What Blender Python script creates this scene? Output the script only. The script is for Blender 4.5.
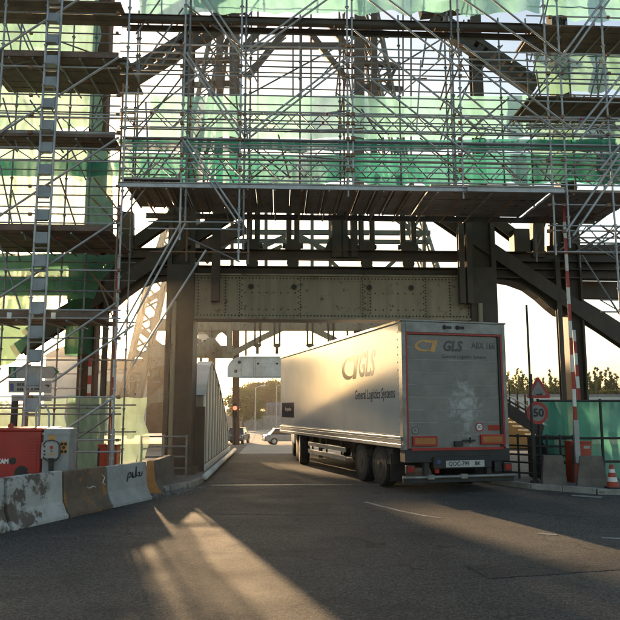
import bpy, bmesh, math, random
from mathutils import Vector, Matrix, Quaternion, noise
R = math.radians
V = Vector
rnd = random.Random(7)
for o in list(bpy.data.objects): bpy.data.objects.remove(o)
scene = bpy.context.scene
C = scene.collection

# ---------------------------------------------------------------- camera, sky, sun, exposure
F_PX, PITCH, YAW, CAM_H = 690.0, R(8.25), R(2.6), 1.9
cam_d = bpy.data.cameras.new('camera'); cam = bpy.data.objects.new('camera', cam_d); C.objects.link(cam)
cam.location = (0, 0, CAM_H); cam.rotation_euler = (R(90) + PITCH, 0, -YAW)
cam_d.sensor_width = 36; cam_d.lens = 36 * F_PX / 620; cam_d.clip_start = 0.1; cam_d.clip_end = 6000
scene.camera = cam
SUN_AZ, SUN_EL = R(-15.9), R(9.5)           # azimuth from +Y (negative: to the left), elevation
world = bpy.data.worlds.new('World'); scene.world = world; world.use_nodes = True
wn = world.node_tree.nodes; wl = world.node_tree.links
sky = wn.new('ShaderNodeTexSky'); sky.sky_type = 'NISHITA'; sky.sun_disc = False
sky.sun_elevation = SUN_EL; sky.sun_rotation = SUN_AZ
sky.air_density = 1.0; sky.dust_density = 1.6; sky.ozone_density = 1.0
tint = wn.new('ShaderNodeMixRGB'); tint.blend_type = 'MULTIPLY'; tint.inputs[0].default_value = 1.0; tint.inputs[2].default_value = (1.0, .97, .92, 1)      # camera set to a warm white balance
wl.new(sky.outputs[0], tint.inputs[1]); wl.new(tint.outputs[0], wn['Background'].inputs[0]); wn['Background'].inputs[1].default_value = 0.15
sun_d = bpy.data.lights.new('sun', 'SUN'); sun_d.energy = 4.8; sun_d.angle = R(0.9); sun_d.color = (1.0, 0.665, 0.355)
sun = bpy.data.objects.new('sun', sun_d); C.objects.link(sun); sun.location = (-20, 60, 40)
HAZE = 0.0003
sdir = V((math.sin(SUN_AZ) * math.cos(SUN_EL), math.cos(SUN_AZ) * math.cos(SUN_EL), math.sin(SUN_EL)))
sun.rotation_euler = sdir.to_track_quat('Z', 'Y').to_euler()
vs = scene.view_settings
vs.view_transform = 'Standard'; vs.look = 'None'; vs.exposure = 1.05; vs.gamma = 1.0; vs.use_curve_mapping = False

# ---------------------------------------------------------------- a surveyor's helper: picture point at a known distance
def ray(px, py):
    x = (px - 310) / F_PX; u = (310 - py) / F_PX
    y = math.cos(PITCH) - u * math.sin(PITCH); z = math.sin(PITCH) + u * math.cos(PITCH)
    return V((x * math.cos(YAW) + y * math.sin(YAW), -x * math.sin(YAW) + y * math.cos(YAW), z))
def at(px, py, Y):
    d = ray(px, py); return V((0, 0, CAM_H)) + d * (Y / d.y)
def gr(px, py, z=0.0):
    d = ray(px, py); return V((0, 0, CAM_H)) + d * ((z - CAM_H) / d.z)

# ---------------------------------------------------------------- materials
MATS = {}
def nd(nt, t, **k):
    n = nt.nodes.new(t)
    for a, b in k.items(): setattr(n, a, b)
    return n
def mat(name, c1, c2=None, scale=4.0, rough=0.6, metal=0.0, bump=0.1, bscale=None, spots=None, spot_scale=8.0, spot_amt=0.6, emit=None, spec=0.5, streak=False, rough2=None):
    m = bpy.data.materials.new(name); m.use_nodes = True; nt = m.node_tree; L = nt.links
    b = nt.nodes['Principled BSDF']
    tc = nd(nt, 'ShaderNodeTexCoord'); geo = nd(nt, 'ShaderNodeNewGeometry')
    co = geo.outputs['Position']
    if streak:
        mp = nd(nt, 'ShaderNodeMapping'); mp.inputs['Scale'].default_value = (1, 1, .12); L.new(co, mp.inputs[0]); co = mp.outputs[0]
    n1 = nd(nt, 'ShaderNodeTexNoise'); n1.inputs['Scale'].default_value = scale; n1.inputs['Detail'].default_value = 8; n1.inputs['Roughness'].default_value = .65
    L.new(co, n1.inputs[0])
    c2 = c2 or tuple(x * .7 for x in c1)
    r1 = nd(nt, 'ShaderNodeValToRGB'); e = r1.color_ramp.elements
    e[0].position = .35; e[1].position = .65; e[0].color = (*c2, 1); e[1].color = (*c1, 1)
    L.new(n1.outputs[0], r1.inputs[0]); col = r1.outputs[0]
    if spots:
        n2 = nd(nt, 'ShaderNodeTexNoise'); n2.inputs['Scale'].default_value = spot_scale; n2.inputs['Detail'].default_value = 6; n2.inputs['Roughness'].default_value = .7
        L.new(geo.outputs['Position'], n2.inputs[0])
        r2 = nd(nt, 'ShaderNodeValToRGB'); e = r2.color_ramp.elements; e[0].position = spot_amt; e[1].position = spot_amt + .06
        e[0].color = (0, 0, 0, 1); e[1].color = (1, 1, 1, 1)
        L.new(n2.outputs[0], r2.inputs[0])
        mx = nd(nt, 'ShaderNodeMixRGB'); mx.inputs[2].default_value = (*spots, 1); L.new(r2.outputs[0], mx.inputs[0]); L.new(col, mx.inputs[1]); col = mx.outputs[0]
    L.new(col, b.inputs['Base Color'])
    b.inputs['Metallic'].default_value = metal; b.inputs['Specular IOR Level'].default_value = spec
    if rough2 is None: b.inputs['Roughness'].default_value = rough
    else:
        mr = nd(nt, 'ShaderNodeMapRange'); mr.inputs[3].default_value = rough; mr.inputs[4].default_value = rough2; L.new(n1.outputs[0], mr.inputs[0]); L.new(mr.outputs[0], b.inputs['Roughness'])
    if bump:
        n3 = nd(nt, 'ShaderNodeTexNoise'); n3.inputs['Scale'].default_value = bscale or scale * 6; n3.inputs['Detail'].default_value = 5
        L.new(geo.outputs['Position'], n3.inputs[0])
        bp = nd(nt, 'ShaderNodeBump'); bp.inputs['Strength'].default_value = bump; bp.inputs['Distance'].default_value = .02
        L.new(n3.outputs[0], bp.inputs['Height']); L.new(bp.outputs[0], b.inputs['Normal'])
    if emit:
        b.inputs['Emission Color'].default_value = (*emit[0], 1); b.inputs['Emission Strength'].default_value = emit[1]
    MATS[name] = m
    return m
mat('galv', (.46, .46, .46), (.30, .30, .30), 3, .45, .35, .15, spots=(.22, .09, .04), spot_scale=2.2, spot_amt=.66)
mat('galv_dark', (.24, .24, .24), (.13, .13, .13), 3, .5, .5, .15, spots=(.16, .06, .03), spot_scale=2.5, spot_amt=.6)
mat('rusty_tube', (.30, .15, .07), (.2, .12, .08), 5, .75, .2, .3)
mat('steel_deck', (.34, .31, .28), (.20, .18, .16), 2.0, .6, .35, .2, spots=(.10, .055, .03), spot_scale=4, spot_amt=.58)
mat('wood_deck', (.20, .13, .095), (.10, .066, .048), 2.5, .8, 0, .3, streak=False)
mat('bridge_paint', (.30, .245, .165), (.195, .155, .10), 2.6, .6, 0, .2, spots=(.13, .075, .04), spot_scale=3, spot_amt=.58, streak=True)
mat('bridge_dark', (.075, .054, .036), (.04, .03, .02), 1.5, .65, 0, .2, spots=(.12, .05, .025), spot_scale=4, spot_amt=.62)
mat('bridge_green', (.17, .21, .19), (.11, .13, .115), 1.5, .6, 0, .2)
mat('white_steel', (.70, .69, .64), (.52, .49, .43), 1.0, .5, 0, .15, spots=(.22, .13, .07), spot_scale=2.6, spot_amt=.64)
mat('girder_white_lit', (.84, .83, .78), (.70, .68, .62), 1.0, .5, 0, .15, spots=(.30, .20, .12), spot_scale=2.6, spot_amt=.66)  # light bounced off the lorry is put into this whiter paint
mat('asphalt_side', (.08, .078, .072), (.05, .048, .045), 2, .9, 0, .4, 120)
mat('paving', (.2, .19, .17), (.12, .115, .105), 3, .9, 0, .4, 60)
mat('kerb', (.36, .34, .3), (.22, .2, .17), 3, .85, 0, .4, 40, spots=(.12, .1, .08), spot_scale=6, spot_amt=.58)
mat('conc_white', (.50, .49, .46), (.36, .35, .32), 2.5, .85, 0, .5, 40, spots=(.13, .10, .08), spot_scale=2.0, spot_amt=.52)
mat('conc_grey', (.40, .39, .37), (.29, .28, .26), 2.5, .85, 0, .5, 40, spots=(.12, .10, .08), spot_scale=3.1, spot_amt=.66)
mat('conc_brown', (.20, .135, .085), (.11, .08, .06), 2.2, .9, 0, .5, 40, spots=(.34, .16, .05), spot_scale=2.6, spot_amt=.55)
mat('conc_dark', (.17, .14, .11), (.1, .085, .07), 3, .9, 0, .5, 40)
mat('orange_paint', (.48, .23, .06), (.33, .15, .05), 3, .8, 0, .3)
mat('red_paint', (.42, .012, .012), (.30, .01, .01), 2, .4, 0, .05)
mat('gate_red', (.42, .05, .015), (.30, .035, .012), 3, .55, 0, .1)
mat('black', (.02, .02, .02), (.012, .012, .012), 5, .6, 0, .1)
mat('rubber', (.022, .021, .02), (.012, .012, .012), 9, .85, 0, .3)
mat('white_paint', (.72, .70, .66), (.58, .56, .52), 4, .5, 0, .05)
mat('sign_white', (.75, .75, .73), (.66, .66, .64), 4, .4, 0, .02)
mat('sign_grey', (.34, .34, .33), (.27, .27, .26), 5, .5, .2, .05)
mat('sign_dim', (.24, .235, .22), (.19, .185, .17), 5, .6, .1, .05)
mat('sign_red', (.38, .012, .012), (.30, .01, .01), 3, .4, 0, .02)
mat('sign_green', (.02, .16, .07), None, 3, .5, 0, .02)
mat('sign_blue', (.03, .07, .22), None, 3, .5, 0, .02)
mat('cab_grey', (.30, .32, .33), (.22, .23, .24), 3, .5, .1, .1)
mat('orange_sticker', (.62, .27, .03), None, 5, .5, 0, 0)
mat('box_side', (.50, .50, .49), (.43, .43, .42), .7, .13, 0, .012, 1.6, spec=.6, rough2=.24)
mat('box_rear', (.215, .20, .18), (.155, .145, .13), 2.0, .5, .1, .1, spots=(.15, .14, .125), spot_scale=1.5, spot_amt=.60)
def scuff():       # pale wiped patch low in the middle of the door
    m = MATS['box_rear']; nt = m.node_tree; L = nt.links; b = nt.nodes['Principled BSDF']; src = b.inputs['Base Color'].links[0].from_socket
    geo = nd(nt, 'ShaderNodeNewGeometry'); n = nd(nt, 'ShaderNodeTexNoise'); n.inputs['Scale'].default_value = 3.2; n.inputs['Detail'].default_value = 9; n.inputs['Roughness'].default_value = .72; n.inputs['Distortion'].default_value = 1.2; L.new(geo.outputs['Position'], n.inputs[0])
    mp = nd(nt, 'ShaderNodeMapping'); mp.inputs['Location'].default_value = (-4.45, 0, -1.95 * .62); mp.inputs['Scale'].default_value = (1, 0, .62); L.new(geo.outputs['Position'], mp.inputs[0])
    ln = nd(nt, 'ShaderNodeVectorMath', operation='LENGTH'); L.new(mp.outputs[0], ln.inputs[0])
    a = nd(nt, 'ShaderNodeMapRange'); a.inputs[1].default_value = .0; a.inputs[2].default_value = .95; a.inputs[3].default_value = .20; a.inputs[4].default_value = -.22; L.new(ln.outputs['Value'], a.inputs[0])
    s_ = nd(nt, 'ShaderNodeMath', operation='ADD'); L.new(n.outputs[0], s_.inputs[0]); L.new(a.outputs[0], s_.inputs[1])
    r_ = nd(nt, 'ShaderNodeMapRange'); r_.inputs[1].default_value = .52; r_.inputs[2].default_value = .78; r_.inputs[3].default_value = 0; r_.inputs[4].default_value = .8; L.new(s_.outputs[0], r_.inputs[0])
    mx = nd(nt, 'ShaderNodeMixRGB'); mx.inputs[2].default_value = (.50, .49, .47, 1); L.new(r_.outputs[0], mx.inputs[0]); L.new(src, mx.inputs[1]); L.new(mx.outputs[0], b.inputs['Base Color'])
scuff()
mat('alu', (.55, .55, .54), (.40, .40, .39), 3, .35, .7, .05)
mat('dirty_alu', (.30, .29, .27), (.17, .165, .155), 3, .5, .5, .1)
mat('rim_dark', (.06, .058, .054), (.03, .029, .027), 4, .6, .3, .1)
mat('truck_dark', (.035, .033, .03), (.02, .019, .018), 3, .7, 0, .1)
mat('logo_orange', (.62, .30, .07), None, 4, .35, 0, 0)
mat('logo_grey', (.03, .032, .04), None, 4, .35, 0, 0)
mat('logo_side_grey', (.16, .155, .15), (.13, .126, .12), 4, .5, 0, 0)
mat('logo_side_orange', (.52, .33, .12), (.48, .29, .09), 4, .5, 0, 0)
mat('logo_navy', (.03, .035, .06), None, 4, .7, 0, 0, spec=.1)
mat('lens_red', (.35, .012, .01), None, 4, .25, 0, 0)
mat('reflect_amber', (.42, .15, .03), None, 4, .35, 0, 0)
mat('plate_white', (.5, .48, .45), None, 4, .4, 0, 0)
mat('navy_panel', (.03, .035, .06), None, 4, .9, 0, 0, spec=.05)
mat('silver_car', (.45, .46, .50), None, 3, .25, .6, 0)
mat('dark_car', (.03, .035, .05), None, 3, .2, .4, 0)
mat('car_glass', (.02, .025, .03), None, 3, .05, 0, 0, spec=.9)
mat('bark', (.10, .075, .05), (.06, .045, .03), 6, .9, 0, .5)
mat('grass', (.085, .10, .035), (.12, .10, .045), .4, .95, 0, .6, 3)
mat('brick', (.20, .13, .085), (.14, .09, .06), 1.5, .85, 0, .2)
mat('render_white', (.62, .60, .55), (.5, .48, .44), .8, .8, 0, .1)
mat('roof_grey', (.24, .24, .24), None, 2, .6, 0, .1)
mat('rust_column', (.16, .07, .035), (.09, .045, .025), 3, .8, 0, .3)
mat('lamp_red', (.6, .01, .01), None, 3, .4, 0, 0, emit=((1, .04, .02), 6.0))
mat('road_paint', (.40, .39, .36), (.12, .118, .11), 5, .8, 0, .2)
mat('joint_steel', (.20, .19, .175), (.08, .077, .072), 6, .4, .5, .2)
mat('bus_blue', (.10, .14, .24), (.12, .15, .25), 1.0, .4, 0, 0)

def foliage(name, c1, c2):
    m = bpy.data.materials.new(name); m.use_nodes = True; nt = m.node_tree; L = nt.links
    for n in list(nt.nodes): nt.nodes.remove(n)
    out = nd(nt, 'ShaderNodeOutputMaterial'); geo = nd(nt, 'ShaderNodeNewGeometry')
    n1 = nd(nt, 'ShaderNodeTexNoise'); n1.inputs['Scale'].default_value = .6; n1.inputs['Detail'].default_value = 4
    L.new(geo.outputs['Position'], n1.inputs[0])
    mx = nd(nt, 'ShaderNodeMixRGB'); mx.inputs[1].default_value = (*c1, 1); mx.inputs[2].default_value = (*c2, 1)
    rp = nd(nt, 'ShaderNodeMapRange'); rp.inputs[1].default_value = .35; rp.inputs[2].default_value = .65; L.new(n1.outputs[0], rp.inputs[0]); L.new(rp.outputs[0], mx.inputs[0])
    df = nd(nt, 'ShaderNodeBsdfDiffuse'); tr = nd(nt, 'ShaderNodeBsdfTranslucent'); ms = nd(nt, 'ShaderNodeMixShader'); ms.inputs[0].default_value = .45
    L.new(mx.outputs[0], df.inputs[0]); L.new(mx.outputs[0], tr.inputs[0]); L.new(df.outputs[0], ms.inputs[1]); L.new(tr.outputs[0], ms.inputs[2]); L.new(ms.outputs[0], out.inputs[0])
    MATS[name] = m
foliage('leaf_olive', (.055, .070, .022), (.085, .085, .028))
foliage('leaf_green', (.045, .075, .022), (.07, .10, .028))
foliage('leaf_autumn', (.09, .085, .028), (.07, .075, .025))

def netmat(name, col, dens):
    """woven debris netting: partly open weave, the threads let light through; creases and doubled-up folds lie denser"""
    m = bpy.data.materials.new(name); m.use_nodes = True; nt = m.node_tree; L = nt.links
    for n in list(nt.nodes): nt.nodes.remove(n)
    out = nd(nt, 'ShaderNodeOutputMaterial'); geo = nd(nt, 'ShaderNodeNewGeometry')
    mp = nd(nt, 'ShaderNodeMapping'); mp.inputs['Scale'].default_value = (1.3, 1, .8); mp.inputs['Rotation'].default_value = (0, .5, 0); L.new(geo.outputs['Position'], mp.inputs[0])
    n1 = nd(nt, 'ShaderNodeTexNoise'); n1.inputs['Scale'].default_value = .9; n1.inputs['Detail'].default_value = 7; n1.inputs['Roughness'].default_value = .6; L.new(mp.outputs[0], n1.inputs[0])
    vo = nd(nt, 'ShaderNodeTexVoronoi'); vo.inputs['Scale'].default_value = .75; L.new(mp.outputs[0], vo.inputs[0])       # overlapping panels
    wv = nd(nt, 'ShaderNodeTexNoise'); wv.inputs['Scale'].default_value = 2.2; wv.inputs['Detail'].default_value = 5; mp2 = nd(nt, 'ShaderNodeMapping'); mp2.inputs['Scale'].default_value = (3.2, 1, .35); L.new(geo.outputs['Position'], mp2.inputs[0]); L.new(mp2.outputs[0], wv.inputs[0])   # hanging creases
    sx = nd(nt, 'ShaderNodeSeparateXYZ'); L.new(vo.outputs['Color'], sx.inputs[0])
    def rng(x, a, b, c, d):
        q = nd(nt, 'ShaderNodeMapRange'); q.inputs[1].default_value = a; q.inputs[2].default_value = b; q.inputs[3].default_value = c; q.inputs[4].default_value = d; L.new(x, q.inputs[0]); return q.outputs[0]
    def add(a, b):
        q = nd(nt, 'ShaderNodeMath', operation='ADD'); L.new(a, q.inputs[0]); L.new(b, q.inputs[1]); return q.outputs[0]
    dsum = add(add(rng(n1.outputs[0], .3, .7, dens - .10, dens + .08), rng(sx.outputs[0], 0, 1, -.06, .06)), rng(wv.outputs[0], .3, .7, -.07, .09))
    cl = nd(nt, 'ShaderNodeClamp'); cl.inputs[1].default_value = .2; cl.inputs[2].default_value = .985; L.new(dsum, cl.inputs[0])
    df = nd(nt, 'ShaderNodeBsdfDiffuse'); tr = nd(nt, 'ShaderNodeBsdfTranslucent'); tp = nd(nt, 'ShaderNodeBsdfTransparent')
    df.inputs[0].default_value = (*col, 1); tr.inputs[0].default_value = (*[min(1, c * 1.25) for c in col], 1); tp.inputs[0].default_value = (1, 1, 1, 1)
    a = nd(nt, 'ShaderNodeMixShader'); a.inputs[0].default_value = .6; L.new(df.outputs[0], a.inputs[1]); L.new(tr.outputs[0], a.inputs[2])
    b = nd(nt, 'ShaderNodeMixShader'); L.new(cl.outputs[0], b.inputs[0]); L.new(tp.outputs[0], b.inputs[1]); L.new(a.outputs[0], b.inputs[2]); L.new(b.outputs[0], out.inputs[0])
    MATS[name] = m
netmat('net_mint', (.22, .46, .45), .85)
netmat('net_green', (.035, .22, .18), .93)
netmat('net_lime', (.175, .33, .265), .87)
netmat('net_pale', (.30, .42, .33), .60)
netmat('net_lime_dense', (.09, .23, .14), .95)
netmat('net_teal', (.08, .30, .24), .80)

def asphalt():
    m = bpy.data.materials.new('asphalt'); m.use_nodes = True; nt = m.node_tree; L = nt.links; b = nt.nodes['Principled BSDF']
    geo = nd(nt, 'ShaderNodeNewGeometry'); co = geo.outputs['Position']
    def noi(s, d=6, r=.6):
        n = nd(nt, 'ShaderNodeTexNoise'); n.inputs['Scale'].default_value = s; n.inputs['Detail'].default_value = d; n.inputs['Roughness'].default_value = r; L.new(co, n.inputs[0]); return n.outputs[0]
    def ramp(x, p0, p1, c0, c1):
        r = nd(nt, 'ShaderNodeValToRGB'); e = r.color_ramp.elements; e[0].position = p0; e[1].position = p1; e[0].color = (*c0, 1); e[1].color = (*c1, 1); L.new(x, r.inputs[0]); return r.outputs[0]
    def mix(f, a, c, t='MIX', fac=None):
        x = nd(nt, 'ShaderNodeMixRGB', blend_type=t)
        if fac is None: L.new(f, x.inputs[0])
        else: x.inputs[0].default_value = fac
        L.new(a, x.inputs[1])
        if isinstance(c, tuple): x.inputs[2].default_value = (*c, 1)
        else: L.new(c, x.inputs[2])
        return x.outputs[0]
    base = ramp(noi(.35, 8), .35, .68, (.078, .076, .074), (.125, .121, .116))
    stone = ramp(noi(42, 4, .8), .38, .66, (.25, .25, .25), (2.0, 1.95, 1.85))
    c = mix(None, base, stone, 'MULTIPLY', .7)
    vg = nd(nt, 'ShaderNodeTexVoronoi'); vg.inputs['Scale'].default_value = 48; L.new(co, vg.inputs[0]); sg = nd(nt, 'ShaderNodeSeparateXYZ'); L.new(vg.outputs['Color'], sg.inputs[0])
    c = mix(None, c, ramp(sg.outputs[0], .0, 1.0, (.45, .45, .45), (1.6, 1.57, 1.5)), 'MULTIPLY', 1.0)
    light = ramp(noi(60, 1), .70, .74, (0, 0, 0), (1, 1, 1))
    c = mix(light, c, (.22, .20, .17))
    # tar patches and tyre-polished stains
    st = ramp(noi(.8, 6, .7), .54, .68, (0, 0, 0), (.75, .75, .75)); c = mix(st, c, (.045, .043, .041))
    # cracks
    vo = nd(nt, 'ShaderNodeTexVoronoi', feature='DISTANCE_TO_EDGE'); vo.inputs['Scale'].default_value = .42
    wp = nd(nt, 'ShaderNodeTexNoise'); wp.inputs['Scale'].default_value = 1.4; wp.inputs['Detail'].default_value = 5; L.new(co, wp.inputs[0])
    ad = nd(nt, 'ShaderNodeVectorMath', operation='MULTIPLY_ADD'); ad.inputs[1].default_value = (.8, .8, .8); L.new(wp.outputs[1], ad.inputs[0]); L.new(co, ad.inputs[2]); L.new(ad.outputs[0], vo.inputs[0])
    cr = ramp(vo.outputs[0], .0, .010, (.75, .75, .75), (0, 0, 0)); 
    msk = ramp(noi(.5, 2), .44, .52, (0, 0, 0), (1, 1, 1)); cr2 = mix(None, cr, msk, 'MULTIPLY', 1.0); c = mix(cr2, c, (.025, .024, .023))
    L.new(c, b.inputs['Base Color'])
    rr = nd(nt, 'ShaderNodeMapRange'); rr.inputs[3].default_value = .55; rr.inputs[4].default_value = .95; L.new(noi(1.1, 6), rr.inputs[0]); L.new(rr.outputs[0], b.inputs['Roughness'])
    b.inputs['Specular IOR Level'].default_value = .28
    bp = nd(nt, 'ShaderNodeBump'); bp.inputs['Strength'].default_value = 1.0; bp.inputs['Distance'].default_value = .05; L.new(noi(42, 4, .8), bp.inputs['Height'])
    bp2 = nd(nt, 'ShaderNodeBump'); bp2.inputs['Strength'].default_value = .4; bp2.inputs['Distance'].default_value = .05; L.new(noi(2.5, 4), bp2.inputs['Height']); L.new(bp.outputs[0], bp2.inputs['Normal'])
    L.new(bp2.outputs[0], b.inputs['Normal'])
    MATS['asphalt'] = m
    p = m.copy(); p.name = 'asphalt_patch'; MATS['asphalt_patch'] = p
    for nn in p.node_tree.nodes:
        if nn.type == 'VALTORGB' and abs(nn.color_ramp.elements[0].color[0] - .078) < .002: nn.color_ramp.elements[0].color = (.062, .061, .060, 1); nn.color_ramp.elements[1].color = (.088, .086, .084, 1)
asphalt()

# ---------------------------------------------------------------- building helpers
def wm(o):
    m = o.matrix_basis.copy()
    return wm(o.parent) @ o.matrix_parent_inverse @ m if o.parent else m
def put(o, parent=None):
    C.objects.link(o)
    if parent:
        o.parent = parent; o.matrix_parent_inverse = wm(parent).inverted()
    return o
def tag(o, label=None, cat=None, group=None, kind=None):
    if label: o['label'] = label
    if cat: o['category'] = cat
    if group: o['group'] = group
    if kind: o['kind'] = kind
    return o
def thing(name, label, cat, loc=(0, 0, 0), group=None):
    o = bpy.data.objects.new(name, None); o.location = loc; o.empty_display_size = .2; C.objects.link(o)
    return tag(o, label, cat, group)
def copy_tree(o, parent=None):
    c = o.copy(); C.objects.link(c); c.parent = parent
    if parent: c.matrix_parent_inverse = o.matrix_parent_inverse.copy()
    for ch in [x for x in bpy.data.objects if x.parent == o]: copy_tree(ch, c)
    return c

class MB:
    def __init__(s): s.v = []; s.f = []
    def add(s, vs, fs):
        n = len(s.v); s.v += [tuple(v) for v in vs]; s.f += [tuple(i + n for i in f) for f in fs]; return s
    def box(s, x0, x1, y0, y1, z0, z1):
        return s.add([(x0, y0, z0), (x1, y0, z0), (x1, y1, z0), (x0, y1, z0), (x0, y0, z1), (x1, y0, z1), (x1, y1, z1), (x0, y1, z1)],
                     [(3, 2, 1, 0), (4, 5, 6, 7), (0, 1, 5, 4), (1, 2, 6, 5), (2, 3, 7, 6), (3, 0, 4, 7)])
    def prism(s, pts, axis, a0, a1):
        """pts: 2-D outline; axis: 'x' (pts = y,z), 'y' (pts = x,z), 'z' (pts = x,y)"""
        def m(p, a): return (a, p[0], p[1]) if axis == 'x' else (p[0], a, p[1]) if axis == 'y' else (p[0], p[1], a)
        n = len(pts); vs = [m(p, a0) for p in pts] + [m(p, a1) for p in pts]
        return s.add(vs, [tuple(range(n))[::-1], tuple(range(n, 2 * n))] + [(i, (i + 1) % n, n + (i + 1) % n, n + i) for i in range(n)])
    def cyl(s, p0, p1, r, n=10, r2=None):
        p0 = V(p0); p1 = V(p1); d = (p1 - p0); q = d.to_track_quat('Z', 'Y'); r2 = r if r2 is None else r2
        vs = [p0 + q @ V((r * math.cos(6.28319 * i / n), r * math.sin(6.28319 * i / n), 0)) for i in range(n)]
        vs += [p1 + q @ V((r2 * math.cos(6.28319 * i / n), r2 * math.sin(6.28319 * i / n), 0)) for i in range(n)]
        return s.add(vs, [tuple(range(n))[::-1], tuple(range(n, 2 * n))] + [(i, (i + 1) % n, n + (i + 1) % n, n + i) for i in range(n)])
    def bar(s, p0, p1, w, h, up=(0, 1, 0)):
        p0 = V(p0); p1 = V(p1); z = (p1 - p0).normalized(); y = V(up); y = (y - z * y.dot(z))
        if y.length < 1e-3: y = V((1, 0, 0)); y = y - z * y.dot(z)
        y.normalize(); x = y.cross(z)
        vs = [p + x * (a * w / 2) + y * (b * h / 2) for p in (p0, p1) for a, b in ((-1, -1), (1, -1), (1, 1), (-1, 1))]
        return s.add(vs, [(3, 2, 1, 0), (4, 5, 6, 7), (0, 1, 5, 4), (1, 2, 6, 5), (2, 3, 7, 6), (3, 0, 4, 7)])
    def lathe(s, prof, n=16, o=(0, 0, 0), axis='z', caps=True):
        vs = []
        for r, h in prof:
            for i in range(n):
                a = 2 * math.pi * i / n; c, d = r * math.cos(a), r * math.sin(a)
                p = (c, d, h) if axis == 'z' else (h, c, d) if axis == 'x' else (c, h, d)
                vs.append((p[0] + o[0], p[1] + o[1], p[2] + o[2]))
        fs = [(k * n + i, k * n + (i + 1) % n, (k + 1) * n + (i + 1) % n, (k + 1) * n + i) for k in range(len(prof) - 1) for i in range(n)]
        if caps: fs += [tuple(range(n))[::-1], tuple(range((len(prof) - 1) * n, len(prof) * n))]
        return s.add(vs, fs)
    def mesh(s, name, m, smooth=False):
        me = bpy.data.meshes.new(name); me.from_pydata(s.v, [], s.f); me.materials.append(MATS[m])
        bm = bmesh.new(); bm.from_mesh(me); bmesh.ops.recalc_face_normals(bm, faces=bm.faces); bm.to_mesh(me); bm.free()
        if smooth:
            for p in me.polygons: p.use_smooth = True
        return me
    def build(s, name, m, parent=None, bevel=0, smooth=False, loc=None):
        o = bpy.data.objects.new(name, s.mesh(name, m, smooth))
        if loc: o.location = loc
        put(o, parent)
        if bevel:
            b = o.modifiers.new('bevel', 'BEVEL'); b.width = bevel; b.segments = 2; b.limit_method = 'ANGLE'
        return o
UNIT = {}
def unit(kind, m):
    k = (kind, m)
    if k not in UNIT:
        b = MB()
        if kind == 'tube': b.cyl((0, 0, 0), (0, 0, 1), 1, 10)
        elif kind == 'bar': b.box(-.5, .5, -.5, .5, 0, 1)
        elif kind == 'ibeam':
            t = .11; u = .07
            b.prism([(-.5, -.5), (.5, -.5), (.5, -.5 + t), (u, -.5 + t), (u, .5 - t), (.5, .5 - t), (.5, .5), (-.5, .5), (-.5, .5 - t), (-u, .5 - t), (-u, -.5 + t), (-.5, -.5 + t)], 'z', 0, 1)
        me = b.mesh(kind + '_' + m, m, False)
        if kind == 'tube':
            for p in me.polygons: p.use_smooth = len(p.vertices) == 4
        UNIT[k] = me
    return UNIT[k]
def frame(p0, p1, up):
    z = (p1 - p0).normalized(); y = V(up); y = y - z * y.dot(z)
    if y.length < 1e-3: y = V((0, 0, 1)) - z * z.z
    if y.length < 1e-3: y = V((1, 0, 0))
    y.normalize(); x = y.cross(z)
    return Matrix((x, y, z)).transposed()
def seg(name, p0, p1, r, m, parent=None):
    p0 = V(p0); p1 = V(p1)
    o = bpy.data.objects.new(name, unit('tube', m)); o.location = p0; o.rotation_euler = frame(p0, p1, (0, 1, 0)).to_euler(); o.scale = (r, r, (p1 - p0).length)
    return put(o, parent)
def beam(name, p0, p1, w, h, m, parent=None, kind='bar', up=(0, 1, 0)):
    """w: size across both the run and 'up'; h: size along 'up'"""
    p0 = V(p0); p1 = V(p1)
    o = bpy.data.objects.new(name, unit(kind, m)); o.location = p0; o.rotation_euler = frame(p0, p1, up).to_euler(); o.scale = (w, h, (p1 - p0).length)
    return put(o, parent)
def text(name, s, size, m, parent, loc, rot, shear=0, bold=0.0, sx=1.0, align='CENTER', ext=.001):
    cu = bpy.data.curves.new(name, 'FONT'); cu.body = s; cu.size = size; cu.shear = shear; cu.offset = bold; cu.align_x = align; cu.align_y = 'CENTER'; cu.extrude = ext; cu.resolution_u = 3
    t = bpy.data.objects.new(name + '_c', cu); C.objects.link(t)
    dg = bpy.context.evaluated_depsgraph_get(); me = bpy.data.meshes.new_from_object(t.evaluated_get(dg)); bpy.data.objects.remove(t)
    me.materials.clear(); me.materials.append(MATS[m])
    o = bpy.data.objects.new(name, me); o.location = loc; o.rotation_euler = rot; o.scale = (sx, 1, 1)
    return put(o, parent)
def lattice(b, p0, p1, w, d, n, cw=.09, lw=.05, up=(0, 1, 0)):
    """a riveted lattice member: four corner angles, crossed lacing on all sides"""
    p0 = V(p0); p1 = V(p1); m = frame(p0, p1, up); x = m.col[0]; y = m.col[1]; z = m.col[2]; L = (p1 - p0).length
    cs = [(-1, -1), (1, -1), (1, 1), (-1, 1)]
    P = lambda c, t: p0 + x * (c[0] * w / 2) + y * (c[1] * d / 2) + z * (L * t)
    for c in cs: b.bar(P(c, 0), P(c, 1), cw, cw, y)
    for k in range(n):
        for i in range(4):
            c, e = cs[i], cs[(i + 1) % 4]
            if k % 2: c, e = e, c
            b.bar(P(c, k / n), P(e, (k + 1) / n), lw, .02, x if i % 2 else y)
    return b

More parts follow.
